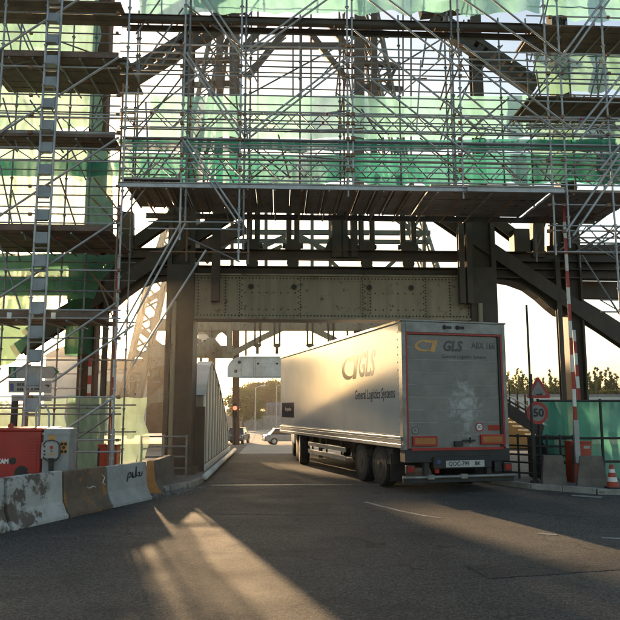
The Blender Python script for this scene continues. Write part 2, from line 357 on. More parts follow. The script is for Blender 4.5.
# ---------------------------------------------------------------- ground, road, pavements
def gz(y):
    if y < 36: return 0.0
    if y > 62: return -1.2
    t = (y - 36) / 26; return -1.2 * (3 * t * t - 2 * t ** 3)
b = MB()
ys = [-60, -20, 0, 6, 12, 18, 24, 30, 36] + [36 + 2 * i for i in range(1, 14)] + [70, 90, 120, 160, 220, 320, 500, 900, 2500]
xs = [-2500, -600, -200, -80, -40, -20, -10, 0, 10, 20, 40, 80, 200, 600, 2500]
for y in ys:
    for x in xs: b.v.append((x, y, gz(y)))
n = len(xs)
b.f = [(j * n + i, j * n + i + 1, (j + 1) * n + i + 1, (j + 1) * n + i) for j in range(len(ys) - 1) for i in range(n - 1)]
tag(b.build('road', 'asphalt'), 'worn grey asphalt road with low sun raking across it', 'road', kind='structure')

def slab(name, label, pts, h, m='paving', edge='kerb'):
    """a raised pavement with its own row of kerb stones along the open edge"""
    b = MB().prism([(p[0], p[1]) for p in pts], 'z', -.3, h)
    o = b.build(name, m); tag(o, label, 'pavement', kind='structure'); return o
def kerbs(parent, pts, h, w=.16, L=.95):
    pts = [V((p[0], p[1], 0)) for p in pts]
    for a, c in zip(pts[:-1], pts[1:]):
        n = max(1, round((c - a).length / L)); d = (c - a) / n; u = d.normalized(); nrm = V((-u.y, u.x, 0))
        for k in range(n):
            p = a + d * k; q = a + d * (k + 1) - u * .012
            bb = MB(); j = rnd.uniform(-.008, .008)
            vs = [p + nrm * w / 2, p - nrm * w / 2, q - nrm * w / 2, q + nrm * w / 2]
            bb.add([v + V((0, 0, -.2)) for v in vs] + [v + V((0, 0, h + .012 + j)) for v in vs], [(3, 2, 1, 0), (4, 5, 6, 7), (0, 1, 5, 4), (1, 2, 6, 5), (2, 3, 7, 6), (3, 0, 4, 7)])
            bb.build('kerb_stone', 'kerb', parent, bevel=.012)
lp = [gr(120, 497), gr(150, 493.5), gr(180, 488.5), gr(206, 485)]
left_edge = [(-9, 15.9), (-3.4, 16.3), (-2.6, 17.0), (-2.15, 17.9), (-2.05, 19.0), (-2.05, 30.5)]
pl = slab('pavement', 'paved footway beside the left bridge column', left_edge + [(-30, 30.5), (-30, 15.9)], .12)
kerbs(pl, left_edge[0:5], .12)
right_edge = [(5.35, 30.5), (5.35, 19.2), (5.6, 18.3), (6.2, 17.0), (7.3, 15.9), (9.2, 15.2), (22, 14.6)]
pr = slab('pavement', 'paved footway in front of the green screen on the right', right_edge + [(30, 14.6), (30, 30.5)], .12)
kerbs(pr, right_edge[1:6], .12)
pp = tag(MB().cyl((-1.93, 18.9, .15), (-1.93, 31.5, .15), .085, 12).build('kerb_pipe', 'white_steel', None, smooth=True), 'pale steel guard pipe along the foot of the white bridge girder', 'pipe')

# grit and broken asphalt swept against the left kerb
r_ = random.Random(3); b = MB()
for k in range(420):
    t_ = r_.random(); c = V((-3.3 + 1.3 * t_, 15.9 + 2.0 * t_ ** 1.6, 0)) + V((r_.gauss(0, .22), r_.gauss(-.25, .22), 0)); q = r_.uniform(.008, .03) * (1.6 if r_.random() < .1 else 1)
    if c.x < -3.0 and c.y > 16.1 or c.x > -1.7: continue
    b.add([(c.x + q * r_.uniform(.6, 1.2) * dx, c.y + q * r_.uniform(.6, 1.2) * dy, .002 + q * dz) for dx, dy, dz in ((-1, -1, 0), (1, -1, 0), (1, 1, 0), (-1, 1, 0), (-.6, -.5, .9), (.5, -.6, 1), (.6, .5, .8), (-.5, .6, 1))], [(3, 2, 1, 0), (4, 5, 6, 7), (0, 1, 5, 4), (1, 2, 6, 5), (2, 3, 7, 6), (3, 0, 4, 7)])
tag(b.build('gravel', 'paving'), 'loose grit and stones along the left kerb', 'gravel', kind='stuff')
# old repair patches in the road, each a sheet of its own
for lab, pts in (('dark rectangular asphalt repair patch left of the lorry', ((-1.4, 13.2), (.9, 13.0), (1.1, 14.6), (-1.2, 14.9))), ('long asphalt repair strip in the right foreground', ((2.4, 8.1), (7.5, 9.2), (7.4, 9.9), (2.3, 8.8)))):
    b = MB(); n = 14; ring = []
    for (x0, y0), (x1, y1) in zip(pts, pts[1:] + pts[:1]):
        for i in range(n): t_ = i / n; ring.append((x0 + (x1 - x0) * t_ + r_.gauss(0, .012), y0 + (y1 - y0) * t_ + r_.gauss(0, .012), .004))
    b.v = ring; b.f = [tuple(range(len(ring)))]
    tag(b.build('road_patch', 'asphalt_patch'), lab, 'patch', kind='structure')
def strip(pts, w, name, label, m='road_paint', z=.004):
    pts = [V(p) for p in pts]; b = MB(); prev = None
    for i, p in enumerate(pts):
        d = (pts[min(i + 1, len(pts) - 1)] - pts[max(i - 1, 0)]).normalized(); nn = V((-d.y, d.x, 0)) * w / 2
        b.v += [(p + nn + V((0, 0, z)))[:], (p - nn + V((0, 0, z)))[:]]
        if i: b.f.append((2 * i - 2, 2 * i - 1, 2 * i + 1, 2 * i))
    return tag(b.build(name, m), label, 'marking', kind='structure')
strip([gr(x, y) for x, y in ((365, 502), (380, 506), (400, 511), (425, 516), (440, 518))], .10, 'lane_line', 'faint curved white lane line behind the lorry')
strip([gr(537, 533.5), gr(557, 535)], .12, 'lane_dash', 'short white lane dash in the shade right of the lorry')
strip([gr(602, 538), gr(640, 539.5)], .12, 'lane_dash', 'white lane dash at the right edge of the road')
strip([gr(572, 495.5), gr(602, 497.5)], .28, 'lane_dash', 'white road marking in front of the right concrete blocks')
b = MB().box(-1.7, 5.2, 18.08, 18.17, -.1, .008)
tag(b.build('expansion_joint', 'joint_steel', None, bevel=.004), 'pale steel expansion joint across the road at the bridge end', 'joint', kind='structure')
mat('road_glare_pale', (.42, .37, .30), (.30, .265, .21), .3, .8, 0, .3, 30, spots=(.12, .11, .10), spot_scale=.25, spot_amt=.60)  # low-sun glare on the far road is put into this lighter colour
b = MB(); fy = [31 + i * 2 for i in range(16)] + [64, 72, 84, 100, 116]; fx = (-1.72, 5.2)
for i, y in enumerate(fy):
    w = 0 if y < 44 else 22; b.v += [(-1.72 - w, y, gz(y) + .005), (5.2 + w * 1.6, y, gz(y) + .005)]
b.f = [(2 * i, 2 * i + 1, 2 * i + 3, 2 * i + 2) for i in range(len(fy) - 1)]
tag(b.build('junction_glare_road', 'road_glare_pale'), 'far junction road sheet with sun glare painted in as a paler colour', 'road', kind='structure')
# far junction markings
def gpt(px, py):
    for k in range(8):
        z = gz(gr(px, py, 0 if k == 0 else z).y)
    return gr(px, py, z)
strip([gpt(x, y) for x, y in ((248.5, 443), (252.5, 437), (254, 433.5), (250, 430), (246, 429))], .5, 'lane_line', 'white bent lane line at the sunlit far junction', z=.02)
strip([gpt(x, y) for x, y in ((272, 427.5), (280, 432))], .5, 'lane_line', 'short white line at the far junction beside the silver car', z=.02)

# ---------------------------------------------------------------- lift-bridge towers
def rivet_rows(rows, Y, parent, m='bridge_paint', r=.018):
    b = MB()
    for (x0, z0, x1, z1, st) in rows:
        L = math.hypot(x1 - x0, z1 - z0); n = max(1, int(L / st))
        for i in range(n + 1):
            x = x0 + (x1 - x0) * i / n; z = z0 + (z1 - z0) * i / n
            k = len(b.v); b.v += [(x + r * math.cos(a * 1.0472), Y, z + r * math.sin(a * 1.0472)) for a in range(6)] + [(x, Y - r * .8, z)]
            b.f += [(k + a, k + (a + 1) % 6, k + 6) for a in range(6)]
    o = b.build('rivets', m, parent); o['kind'] = 'stuff'; return o
def portal_girder(root, Y, x0, x1, z0, z1, pm, plates, bolts, emblems):
    w = x1 - x0; X = lambda t: x0 + w * t
    g = MB().box(x0, x1, Y, Y + .55, z0 + .05, z1 - .05).build('girder', pm, root, bevel=.01)
    MB().box(x0 - .03, x1 + .03, Y - .09, Y + .64, z1 - .05, z1).build('flange', pm, g)
    MB().box(x0 - .03, x1 + .03, Y - .12, Y + .67, z0, z0 + .05).build('flange', pm, g)
    rows = [(x0 + .1, z0 + .12, x1 - .1, z0 + .12, .10), (x0 + .1, z1 - .12, x1 - .1, z1 - .12, .10)]
    MB().box(x0 + .02, x1 - .02, Y - .016, Y - .001, z0 + .052, z0 + .18).build('angle_strip', pm, g)
    MB().box(x0 + .02, x1 - .02, Y - .016, Y - .001, z1 - .18, z1 - .052).build('angle_strip', pm, g)
    for a, c in plates:
        MB().box(X(a), X(c), Y - .034, Y - .018, z0 + .055, z1 - .055).build('cover_plate', pm, g, bevel=.004)
        for t in (a, c):
            s = .05 if t == a else -.05
            rows += [(X(t) + s, z0 + .1, X(t) + s, z1 - .1, .085), (X(t) + 2.2 * s, z0 + .14, X(t) + 2.2 * s, z1 - .14, .17)]
        rows += [(X(a) + .2, z0 + .3, X(c) - .2, z0 + .3, .2), (X(a) + .2, z1 - .55, X(c) - .2, z1 - .55, .2)]
    for a in (.015, .11, .62, .905, .97): rows.append((X(a), z0 + .2, X(a), z1 - .2, .09))
    rivet_rows(rows, Y - .036, g, 'bridge_dark', .024)
    for t, u in bolts:
        c = (X(t), Y - .036, z0 + (z1 - z0) * u)
        MB().lathe([(.085, 0), (.085, -.03), (.055, -.032), (.05, .0)], 14, c, 'y').build('bolt_collar', 'bridge_dark', g)
        MB().lathe([(.05, 0), (.045, -.02)], 10, c, 'y').build('bolt', 'black', g)
    for t, u in emblems:        # a small cast relief between each pair of bolts
        cx, cz = X(t), z0 + (z1 - z0) * u; e = MB()
        e.lathe([(.075, 0), (.085, -.014), (.06, -.016), (.055, -.006)], 14, (cx, Y - .036, cz), 'y')
        e.bar((cx, Y - .045, cz - .16), (cx, Y - .045, cz + .1), .03, .014); e.bar((cx - .11, Y - .045, cz - .17), (cx + .11, Y - .045, cz - .17), .03, .014)
        for sgn in (-1, 1): e.bar((cx + sgn * .12, Y - .045, cz - .16), (cx + sgn * .075, Y - .045, cz - .06), .028, .014)
        e.build('relief_emblem', pm, g)
    return g

NX = lambda px, py=297: at(px, py, 20).x
NZ = lambda py, px=332: at(px, py, 20).z
near = thing('bridge_tower', 'dark riveted steel tower of the lift bridge rising above the lorry', 'bridge tower', (1.65, 20, 0))
g0, g1 = NX(194), NX(476); gt = lambda px: (NX(px) - g0) / (g1 - g0)
portal_girder(near, 20.0, g0, g1, NZ(320), NZ(275), 'bridge_paint', ((gt(238), gt(302)), (gt(361), gt(427))), [(gt(x), .72) for x in (251, 294, 369, 411)], [(gt(272), .7), (gt(390), .7)])
# main columns, full height; each an open riveted section
for x0, x1 in ((165, 191), (474, 499)):
    X0, X1 = NX(x0, 400), NX(x1, 400)
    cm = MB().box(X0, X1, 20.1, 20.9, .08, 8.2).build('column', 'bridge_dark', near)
    MB().box(X0 - .03, X0 + .10, 19.88, 21.0, .1, 8.1).build('column_flange', 'bridge_dark', cm)
    MB().box(X1 - .10, X1 + .03, 19.88, 21.0, .1, 8.1).build('column_flange', 'bridge_dark', cm)
    MB().box(X0 - .18, X1 + .18, 19.75, 21.2, .08, .3).build('base_plate', 'bridge_dark', cm)
    MB().box(X0 - .02, X1 + .02, 19.83, 19.9, 4.35, 6.1).build('gusset_plate', 'bridge_dark', cm)
    rivet_rows([(X0 + .03, .4, X0 + .03, 8, .12), (X1 - .03, .4, X1 - .03, 8, .12)], 19.88, cm, 'bridge_dark')
    seg('drain_pipe', (X0 + .22, 19.78, .5), (X0 + .22, 19.78, 5.0), .07, 'bridge_paint', near)
# cross beams over the girder
XL, XR = at(118, 253, 20.2).x, at(622, 253, 20.2).x
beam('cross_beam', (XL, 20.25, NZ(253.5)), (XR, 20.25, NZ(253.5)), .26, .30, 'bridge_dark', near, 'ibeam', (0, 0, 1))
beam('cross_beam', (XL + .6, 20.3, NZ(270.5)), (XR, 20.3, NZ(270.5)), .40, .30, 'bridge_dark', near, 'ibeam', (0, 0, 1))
# hangers with shackles over the girder
def shackle(parent, x, y, z, s=1.0, m='bridge_dark'):
    b = MB()
    b.prism([(x - .20 * s, z), (x + .20 * s, z), (x + .20 * s, z + .12 * s), (x + .12 * s, z + .26 * s), (x - .12 * s, z + .26 * s), (x - .20 * s, z + .12 * s)], 'y', y - .16 * s, y + .16 * s)
    b.cyl((x - .27 * s, y, z + .13 * s), (x + .27 * s, y, z + .13 * s), .07 * s, 10)
    b.build('shackle', m, parent, bevel=.015)
for px, prs in ((252, (249, 257)), (293, (289, 297)), (367, (362, 373)), (409, (404, 415))):
    x = NX(px, 245); shackle(near, x, 20.2, NZ(250), 1.15)
    for q in prs:
        X = NX(q, 235); seg('hanger_rod', (X, 20.2, NZ(248)), (X, 20.2, NZ(205)), .085, 'bridge_dark', near)
    MB().prism([(x - .14, NZ(257)), (x + .14, NZ(257)), (x + .19, NZ(262)), (x + .14, NZ(267)), (x - .14, NZ(267)), (x - .19, NZ(262))], 'y', 20.1, 20.4).build('hanger_lug', 'bridge_dark', near, bevel=.02)
for q, w in ((338, .34), (345, .2), (355, .2)):
    X = NX(q, 235); beam('post', (X, 20.3, NZ(256)), (X, 20.3, NZ(200)), w, .3, 'bridge_dark', near, 'ibeam')
xx = NX(342, 245); MB().prism([(xx - .55, NZ(250)), (xx + .5, NZ(250)), (xx + .22, NZ(234)), (xx - .3, NZ(234))], 'y', 20.22, 20.42).build('gusset_plate', 'bridge_dark', near)
for q, w in ((217, .24), (458.5, .17), (466, .17)):
    X = NX(q, 260); beam('drop_post', (X, 19.72, NZ(304)), (X, 19.72, NZ(196)), w, .22, 'bridge_dark', near, 'ibeam')
MB().prism([(NX(195, 265), NZ(262)), (NX(214, 265), NZ(262)), (NX(204, 255), NZ(252))], 'y', 20.0, 20.2).build('gusset_plate', 'bridge_dark', near)
# outer columns, raking struts, curved knee brackets on both sides
CX = .5 * (NX(194) + NX(476))
def mx(p): return V((2 * CX - p.x, p.y, p.z))
def both(name, p0, p1, w, h, m='bridge_dark', kind='bar', sides=(0, 1), **k):
    for s in sides:
        a, c = (p0, p1) if s == 0 else (mx(p0), mx(p1)); beam(name, a, c, w, h, m, near, kind, **k)
for s in (0, 1):
    f = (lambda p: p) if s == 0 else mx
    c = f(at(582, 400, 20)); 
    o = beam('outer_column', V((c.x, 20.3, .1)), V((c.x, 20.3, NZ(0) + 2)), .44, .5, 'rust_column' if s else 'bridge_dark', near, 'ibeam', (1, 0, 0))
    c2 = f(at(565, 400, 20)); beam('outer_post', V((c2.x, 20.1, .1)), V((c2.x, 20.1, NZ(255))), .14, .16, 'bridge_dark', near, 'ibeam')
    # knee bracket: curved plate from the inner column out to the outer column
    arc = [(499, 277), (515, 280), (530, 285.5), (543, 295), (554, 305), (563, 312), (578, 313), (592, 319), (610, 330), (630, 343)]
    top = [(640, 330), (612, 312), (590, 299), (575, 285), (560, 262), (540, 256), (499, 256)]
    pts = [f(at(px, py, 20)) for px, py in arc + top]
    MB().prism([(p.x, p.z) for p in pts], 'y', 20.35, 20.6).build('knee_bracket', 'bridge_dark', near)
    fl = MB()
    ap = [f(at(px, py + .6, 20)) for px, py in arc]
    for a, c3 in zip(ap[:-1], ap[1:]): fl.bar(V((a.x, 20.47, a.z)), V((c3.x, 20.47, c3.z)), .05, .5, (0, 1, 0))
    fl.build('bracket_flange', 'bridge_dark', near)
both('raking_strut', at(424, 206, 20.2), at(640, 352, 20.2), .40, .36, kind='ibeam')
both('raking_strut', at(484, 214, 20.5), at(548, 262, 20.5), .32, .34, kind='ibeam')
both('side_post', at(558, 205, 20.4), at(558, 258, 20.4), .42, .34, kind='ibeam')
both('side_post', at(537, 218, 20.3), at(537, 258, 20.3), .36, .3)
both('side_beam', at(540, 262, 20.7), at(700, 274, 20.7), .36, .5)
both('side_beam', at(560, 290, 21), at(700, 292, 21), .5, .5)
both('side_beam', at(545, 250, 20.6), at(700, 246, 20.6), .2, .3)
# machinery box on the right bracket
MB().box(NX(517), NX(533), 20.0, 20.5, NZ(250), NZ(226)).build('machinery_box', 'bridge_dark', near, bevel=.03)
# upper raking members with punched slots (two flanges laced together)
for s in (0, 1):
    f = (lambda p: p) if s == 0 else mx
    p0, p1 = f(at(432, 18, 20.2)), f(at(536, 88, 20.2)); d = (p1 - p0).normalized(); nrm = V((-d.z, 0, d.x))
    b = MB()
    for k in (-.19, .19): b.bar(p0 + nrm * k, p1 + nrm * k, .17, .34, (0, 1, 0))
    for i in range(12):
        a = p0.lerp(p1, (i + .2) / 12); c3 = p0.lerp(p1, (i + .8) / 12); b.bar(a, c3, .24, .28, (0, 1, 0))
    b.build('upper_raker', 'bridge_dark', near)
both('upper_strut', at(420, 12, 20.4), at(470, 6, 20.4), .35, .35)
both('upper_post', V((at(477, 100, 20.5).x, 20.5, 8.15)), V((at(477, 100, 20.5).x, 20.5, 14.5)), .34, .36, kind='ibeam')
# light bracing behind the hangers
YB = 24.0
bz = lambda x0, y0, x1, y1, w, h=.16, m='bridge_green': beam('sway_brace', at(x0, y0, YB), at(x1, y1, YB), w, h, m, near, 'ibeam')
for a in ((200, 232, 430, 233, .16), (200, 241, 430, 242, .14), (245, 255, 290, 234, .14), (296, 234, 336, 256, .14), (248, 262, 282, 246, .11), (312, 242, 338, 268, .11), (378, 276, 404, 252, .13),
          (352, 252, 372, 268, .11), (205, 262, 232, 238, .2), (186, 262, 232, 240, .2)): bz(*a)
for px in (232, 266, 312, 330, 424): bz(px, 276, px, 200, .12)
bz(150, 278, 245, 226, .45, .3, 'bridge_dark'); bz(395, 218, 420, 236, .14)

# ---- bow-shaped plate girders at the edges of the lifting deck
def bow_girder(xin, xout, label):
    sgn = 1 if xin > xout else -1
    prof = [(20.95, 2.3), (21.2, 2.62), (21.6, 2.98), (22.1, 3.26), (22.7, 3.42), (23.3, 3.40), (24, 3.28), (25, 3.05), (26, 2.8), (27, 2.47), (28, 2.16), (29, 1.82), (30, 1.42), (30.9, 1.0), (31.6, .6)]
    t = thing('deck_girder', label, 'bridge girder', ((xin + xout) / 2, 20, 0))
    MB().prism([(p[0], p[1]) for p in prof] + [(31.6, .05), (20.95, .05)], 'x', min(xin, xout) + .06, max(xin, xout) - .06).build('web', 'bridge_paint', t)  # browner than the ribs, painting in the dark gaps between them
    b = MB(); x0, x1 = min(xin + sgn * .0, xout - sgn * .03), max(xin + sgn * .0, xout - sgn * .03)
    for (y0, z0), (y1, z1) in zip(prof[:-1], prof[1:]):
        b.add([(x0, y0, z0), (x1, y0, z0), (x1, y1, z1), (x0, y1, z1), (x0, y0, z0 + .05), (x1, y0, z0 + .05), (x1, y1, z1 + .05), (x0, y1, z1 + .05)], [(3, 2, 1, 0), (4, 5, 6, 7), (0, 3, 7, 4), (1, 5, 6, 2)])
    b.build('flange', 'girder_white_lit', t)
    for k in range(11):
        y = 21.1 + k * .98
        for (ya, za), (yb, zb) in zip(prof[:-1], prof[1:]):
            if ya <= y <= yb: z = za + (zb - za) * (y - ya) / (yb - ya)
        MB().box(min(xin - sgn * .02, xin - sgn * .06) , max(xin - sgn * .02, xin - sgn * .06), y - .14, y + .14, .31, z - .02).build('stiffener', 'girder_white_lit', t)
    MB().box(min(xin, xin + sgn * .09), max(xin, xin + sgn * .04), 20.95, 31.6, .05, .3).build('bottom_flange', 'girder_white_lit', t)
    MB().box(min(xin, xout), max(xin, xout), 20.80, 20.94, .1, 2.0).build('end_plate', 'bridge_dark', t)
bow_girder(-2.18, -2.60, 'white bow-shaped bridge girder with upright ribs left of the road')
bow_girder(5.55, 6.1, 'white bow-shaped bridge girder hidden behind the lorry on the right')

# ---- far tower
far = thing('bridge_tower', 'hazy far bridge tower with white crossbeam and splayed lattice legs', 'bridge tower', (1.5, 52, 0))
FY = 52.0
A = lambda px, py, dy=0: at(px, py, FY + dy)
fx0, fx1 = A(240, 366).x, A(360, 366).x
portal_girder(far, FY, fx0, fx1, A(300, 378).z, A(300, 356.5).z, 'white_steel', ((.12, .36), (.62, .86)), [((A(x, 366).x - fx0) / (fx1 - fx0), .66) for x in (258, 277, 310, 331)], [(.24, .6), (.74, .6)])
# rounded end of the girder
for s in (-1, 1):
    xc = fx0 if s < 0 else fx1; z0, z1 = A(300, 378).z, A(300, 356.5).z
    pts = [(xc, z0 + .05), (xc + s * .95, z0 + .05)] + [(xc + s * .95 * math.cos(a), z1 - 1.0 + .95 * math.sin(a)) for a in [i * math.pi / 16 for i in range(9)]]
    MB().prism(pts, 'y', FY + .02, FY + .5).build('girder_end', 'white_steel', far)
    MB().lathe([(.13, 0), (.1, -.06)], 12, (xc + s * .05, FY - .0, z1 - .45), 'y').build('bolt', 'bridge_dark', far)
    MB().lathe([(.13, 0), (.1, -.06)], 12, (xc + s * .3, FY + .0, z0 + .5), 'y').build('bolt', 'bridge_dark', far)
fm = 2 * A(297, 366).x
def fmx(p): return V((fm - p.x, p.y, p.z))
def fboth(name, p0, p1, w, h, m='bridge_paint', kind='ibeam', **k):
    beam(name, p0, p1, w, h, m, far, kind, **k); beam(name, fmx(p0), fmx(p1), w, h, m, far, kind, **k)
fboth('column', A(236, 452, .8), A(236, 318, .8), .5, .5, 'rust_column')
fboth('column', A(212, 452, 1), A(213, 320, 1), .42, .4)
beam('cross_beam', A(150, 325, .7), A(445, 325, .7), .9, .6, 'bridge_paint', far, 'ibeam')
fboth('side_beam', A(148, 351, .7), A(234, 352, .7), .95, .5, 'bridge_paint')
fboth('hanger', A(229.5, 352, .3), A(229.5, 322, .3), .42, .4)
fboth('arch_rib', A(232, 354, .5), A(262, 338, .5), .42, .4, 'bridge_paint')
fboth('arch_rib', A(261, 338.5, .5), A(285, 327, .5), .42, .4, 'bridge_paint')
fboth('arch_rib', A(284, 327.5, .5), A(298, 324, .5), .42, .4, 'bridge_paint')
fboth('brace', A(190, 336, .6), A(210, 350, .6), .4, .35)
fboth('brace', A(150, 366, .6), A(206, 350, .6), .4, .35)
fboth('post', A(246, 356, .6), A(246, 322, .6), .16, .2)
for s in (0, 1):     # rounded corner gussets give the openings their arched heads
    f = (lambda p: p) if s == 0 else fmx
    for cx, d in ((214, 1), (211, -1), (229, -1), (192, 1)):
        c = f(A(cx, 331, .7)); dd = d if s == 0 else -d; r = 1.0
        pts = [(c.x, c.z)] + [(c.x + dd * r * (1 - math.cos(a)), c.z - r * (1 - math.sin(a))) for a in [i * math.pi / 12 for i in range(7)]]
        MB().prism(pts, 'y', FY + .55, FY + .85).build('corner_gusset', 'bridge_paint', far)
    c = f(A(211, 350, .6)); MB().prism([(c.x - 1.0, c.z - .6), (c.x + 1.0, c.z - .6), (c.x + .8, c.z + .3), (c.x + .25, c.z + .9), (c.x - .25, c.z + .9), (c.x - .8, c.z + .3)], 'y', FY + .45, FY + .6).build('gusset_plate', 'bridge_paint', far)
for px in (257.5, 277, 310, 331):
    for d in (-2.6, 2.6):
        p = A(px + d, 345, .25); q = A(px + d, 318, .25); seg('hanger_rod', V((p.x, p.y, p.z)), V((p.x, p.y, q.z)), .075, 'bridge_dark', far)
    p = A(px, 346, .25); shackle(far, p.x, p.y, p.z - .1, 1.1); seg('hanger_link', p + V((0, 0, -.6)), p, .12, 'bridge_dark', far)
# splayed lattice legs, up past the platform
for s in (0, 1):
    f = (lambda p: p) if s == 0 else fmx
    b = MB(); lattice(b, f(A(122, 437, 3)), f(A(158, 276, 3)), 1.3, 1.0, 13, .32, .2); b.build('lattice_leg', 'bridge_paint', far)
    b = MB(); lattice(b, f(A(158, 276, 3)), f(A(181, 205, 3)), 1.2, .9, 6, .3, .18); b.build('lattice_leg', 'bridge_green', far)
    b = MB(); lattice(b, f(A(181, 205, 3)), f(A(222, 10, 3)), 1.0, .8, 16, .2, .12); b.build('lattice_leg', 'bridge_green', far)
    b = MB(); lattice(b, f(A(206, 200, 5)), f(A(226, 20, 5)), .7, .6, 16, .18, .1); b.build('lattice_leg', 'bridge_dark', far)
    for (x0, y0, x1, y1, w) in ((125, 404, 166, 398, .5), (128, 420, 168, 385, .45), (132, 352, 168, 362, .5), (140, 330, 168, 352, .4), (146, 302, 172, 285, .4), (135, 372, 168, 356, .35), (160, 278, 186, 268, .45),
                                (192, 61, 240, 60, .4), (190, 85, 240, 83, .4), (196, 62, 207, 84, .25), (216, 60, 234, 30, .3), (204, 30, 240, 29, .5)):
        beam('leg_brace', f(A(x0, y0, 3)), f(A(x1, y1, 3)), w, .35, 'bridge_paint' if y0 > 250 else 'bridge_dark', far, 'ibeam')
    for px, w in ((219.5, .5), (236, .6), (231, .25)):
        beam('upper_column', f(A(px, 205, 2)), f(A(px, -15, 2)), w, .5, 'bridge_dark', far, 'ibeam')
    for (x0, y0, x1, y1) in ((287, 29, 247, 78), (266, 22, 246, 46), (293, 100, 293, 20)):
        beam('upper_brace', f(A(x0, y0, 2)), f(A(x1, y1, 2)), .5 if x0 != 293 else .12, .3, 'bridge_dark', far)
beam('upper_beam', A(243, 46, 2), A(350, 46, 2), .45, .4, 'bridge_dark', far, 'ibeam')
for px in (258, 311, 403, 411): seg('cable', A(px, 210, 2), A(px, -10, 2), .07, 'bridge_dark', far)

# ---------------------------------------------------------------- scaffolding
YF, YK = 16.0, 18.5            # front and back rows of uprights
T = .0245
sc_l = thing('scaffold', 'tall tube scaffold on the left with planked lifts and lime netting', 'scaffold', (-5.5, 17.2, 0))
sc_c = thing('scaffold', 'suspended tube scaffold and platform spanning above the road', 'scaffold', (1, 17.2, 0))
sc_r = thing('scaffold', 'tall tube scaffold on the right above the barrier and green screen', 'scaffold', (8.5, 17.2, 0))
def upright(root, px, py, Y, zb, zt=13.2, m='galv', r=T, ring=True):
    x = at(px, py, Y).x; b = MB(); b.cyl((x, Y, zb), (x, Y, zt), r, 10)
    if ring:
        z = zb + .25
        while z < zt - .2:
            b.lathe([(r, -.05), (r + .012, -.04), (r + .012, .0), (r + .03, .004), (r + .03, .014), (r, .02)], 8, (x, Y, z)); z += .52
    return b.build('upright', m, root, smooth=False)
def ledger(root, px0, px1, py, Y, m='galv', r=T * .78, name='ledger', pref=None):
    z = at(pref if pref is not None else (px0 + px1) / 2, py, Y).z
    a, c = at(px0, py, Y).x, at(px1, py, Y).x
    return seg(name, (a, Y, z), (c, Y, z), r, m, root)
def brace(root, x0, y0, x1, y1, Y=YF - .06, m='galv', r=T, dY=0.0):
    return seg('brace', at(x0, y0, Y), at(x1, y1, Y + dY), r, m, root)
def lat_girder(root, px0, px1, yt, yb, Y, m='galv', step=.42):
    xm = (px0 + px1) / 2
    z1, z0 = at(xm, yt, Y).z, at(xm, yb, Y).z; a, c = at(px0, yt, Y).x, at(px1, yt, Y).x
    g = seg('lattice_girder', (a, Y, z1), (c, Y, z1), T * .9, m, root)
    seg('bottom_chord', (a, Y, z0), (c, Y, z0), T * .9, m, g)
    b = MB(); n = int((c - a) / step)
    for i in range(n):
        x0, x1 = a + (c - a) * i / n, a + (c - a) * (i + 1) / n
        b.cyl((x0, Y, z0 if i % 2 else z1), (x1, Y, z1 if i % 2 else z0), T * .6, 6)
    b.build('web', m, g)
    return g
def boards_long(root, X0, X1, Y0, Y1, z, bw=.30, m='wood_deck', th=.045):
    n = max(1, round((Y1 - Y0) / bw)); s = (Y1 - Y0) / n; L = 2.4; k = max(1, round((X1 - X0) / L)); q = (X1 - X0) / k
    for i in range(n):
        for j in range(k):
            o = bpy.data.objects.new('deck_board', unit('bar', m)); o.location = (X0 + q * (j + .5), Y0 + s * (i + .5), z + rnd.uniform(-.012, .012))
            o.scale = (q - .03, s - rnd.uniform(.012, .05), th); o.rotation_euler = (0, 0, rnd.uniform(-.004, .004)); put(o, root)
def boards_cross(root, X0, X1, Y0, Y1, z, bw=.42, m='steel_deck', th=.05, skip=()):
    n = max(1, round((X1 - X0) / bw)); s = (X1 - X0) / n
    for i in range(n):
        if i in skip: continue
        o = bpy.data.objects.new('deck_panel', unit('bar', m)); o.location = (X0 + s * (i + .5), (Y0 + Y1) / 2, z + rnd.uniform(-.01, .01))
        o.scale = (s - rnd.choice((.006, .008, .012, .03)), Y1 - Y0, th); put(o, root)
        for e in (-1, 1):
            f = bpy.data.objects.new('panel_rib', unit('bar', m)); f.location = (X0 + s * (i + .5) + e * (s / 2 - .05), (Y0 + Y1) / 2, z - .055); f.scale = (.025, Y1 - Y0 - .05, .054); put(f, o)
Z = lambda py, px, Y=YF: at(px, py, Y).z
XX = lambda px, py, Y=YF: at(px, py, Y).x

# --- left scaffold
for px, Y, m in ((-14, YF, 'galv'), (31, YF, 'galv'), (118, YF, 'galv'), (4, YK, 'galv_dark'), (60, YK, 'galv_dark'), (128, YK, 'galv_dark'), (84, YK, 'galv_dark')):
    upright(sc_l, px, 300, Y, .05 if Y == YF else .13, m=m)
upright(sc_l, 114.5, 300, YF + .1, .05, 9.8, 'rusty_tube', ring=False)
for py in (13, 33, 67, 95, 105, 114, 132, 148, 161, 186, 207, 214, 223, 270, 291, 310, 338, 397, 408, 414, 440, 452):
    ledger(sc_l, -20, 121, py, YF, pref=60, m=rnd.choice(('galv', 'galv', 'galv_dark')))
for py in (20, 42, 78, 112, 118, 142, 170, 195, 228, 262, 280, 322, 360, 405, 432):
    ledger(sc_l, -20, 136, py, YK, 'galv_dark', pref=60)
lat_girder(sc_l, -20, 121, 117, 133, YF + .02); lat_girder(sc_l, -20, 121, 149, 160, YK - .3, 'galv_dark')
lat_girder(sc_l, -20, 121, 310, 318, YF + .03, step=.9)
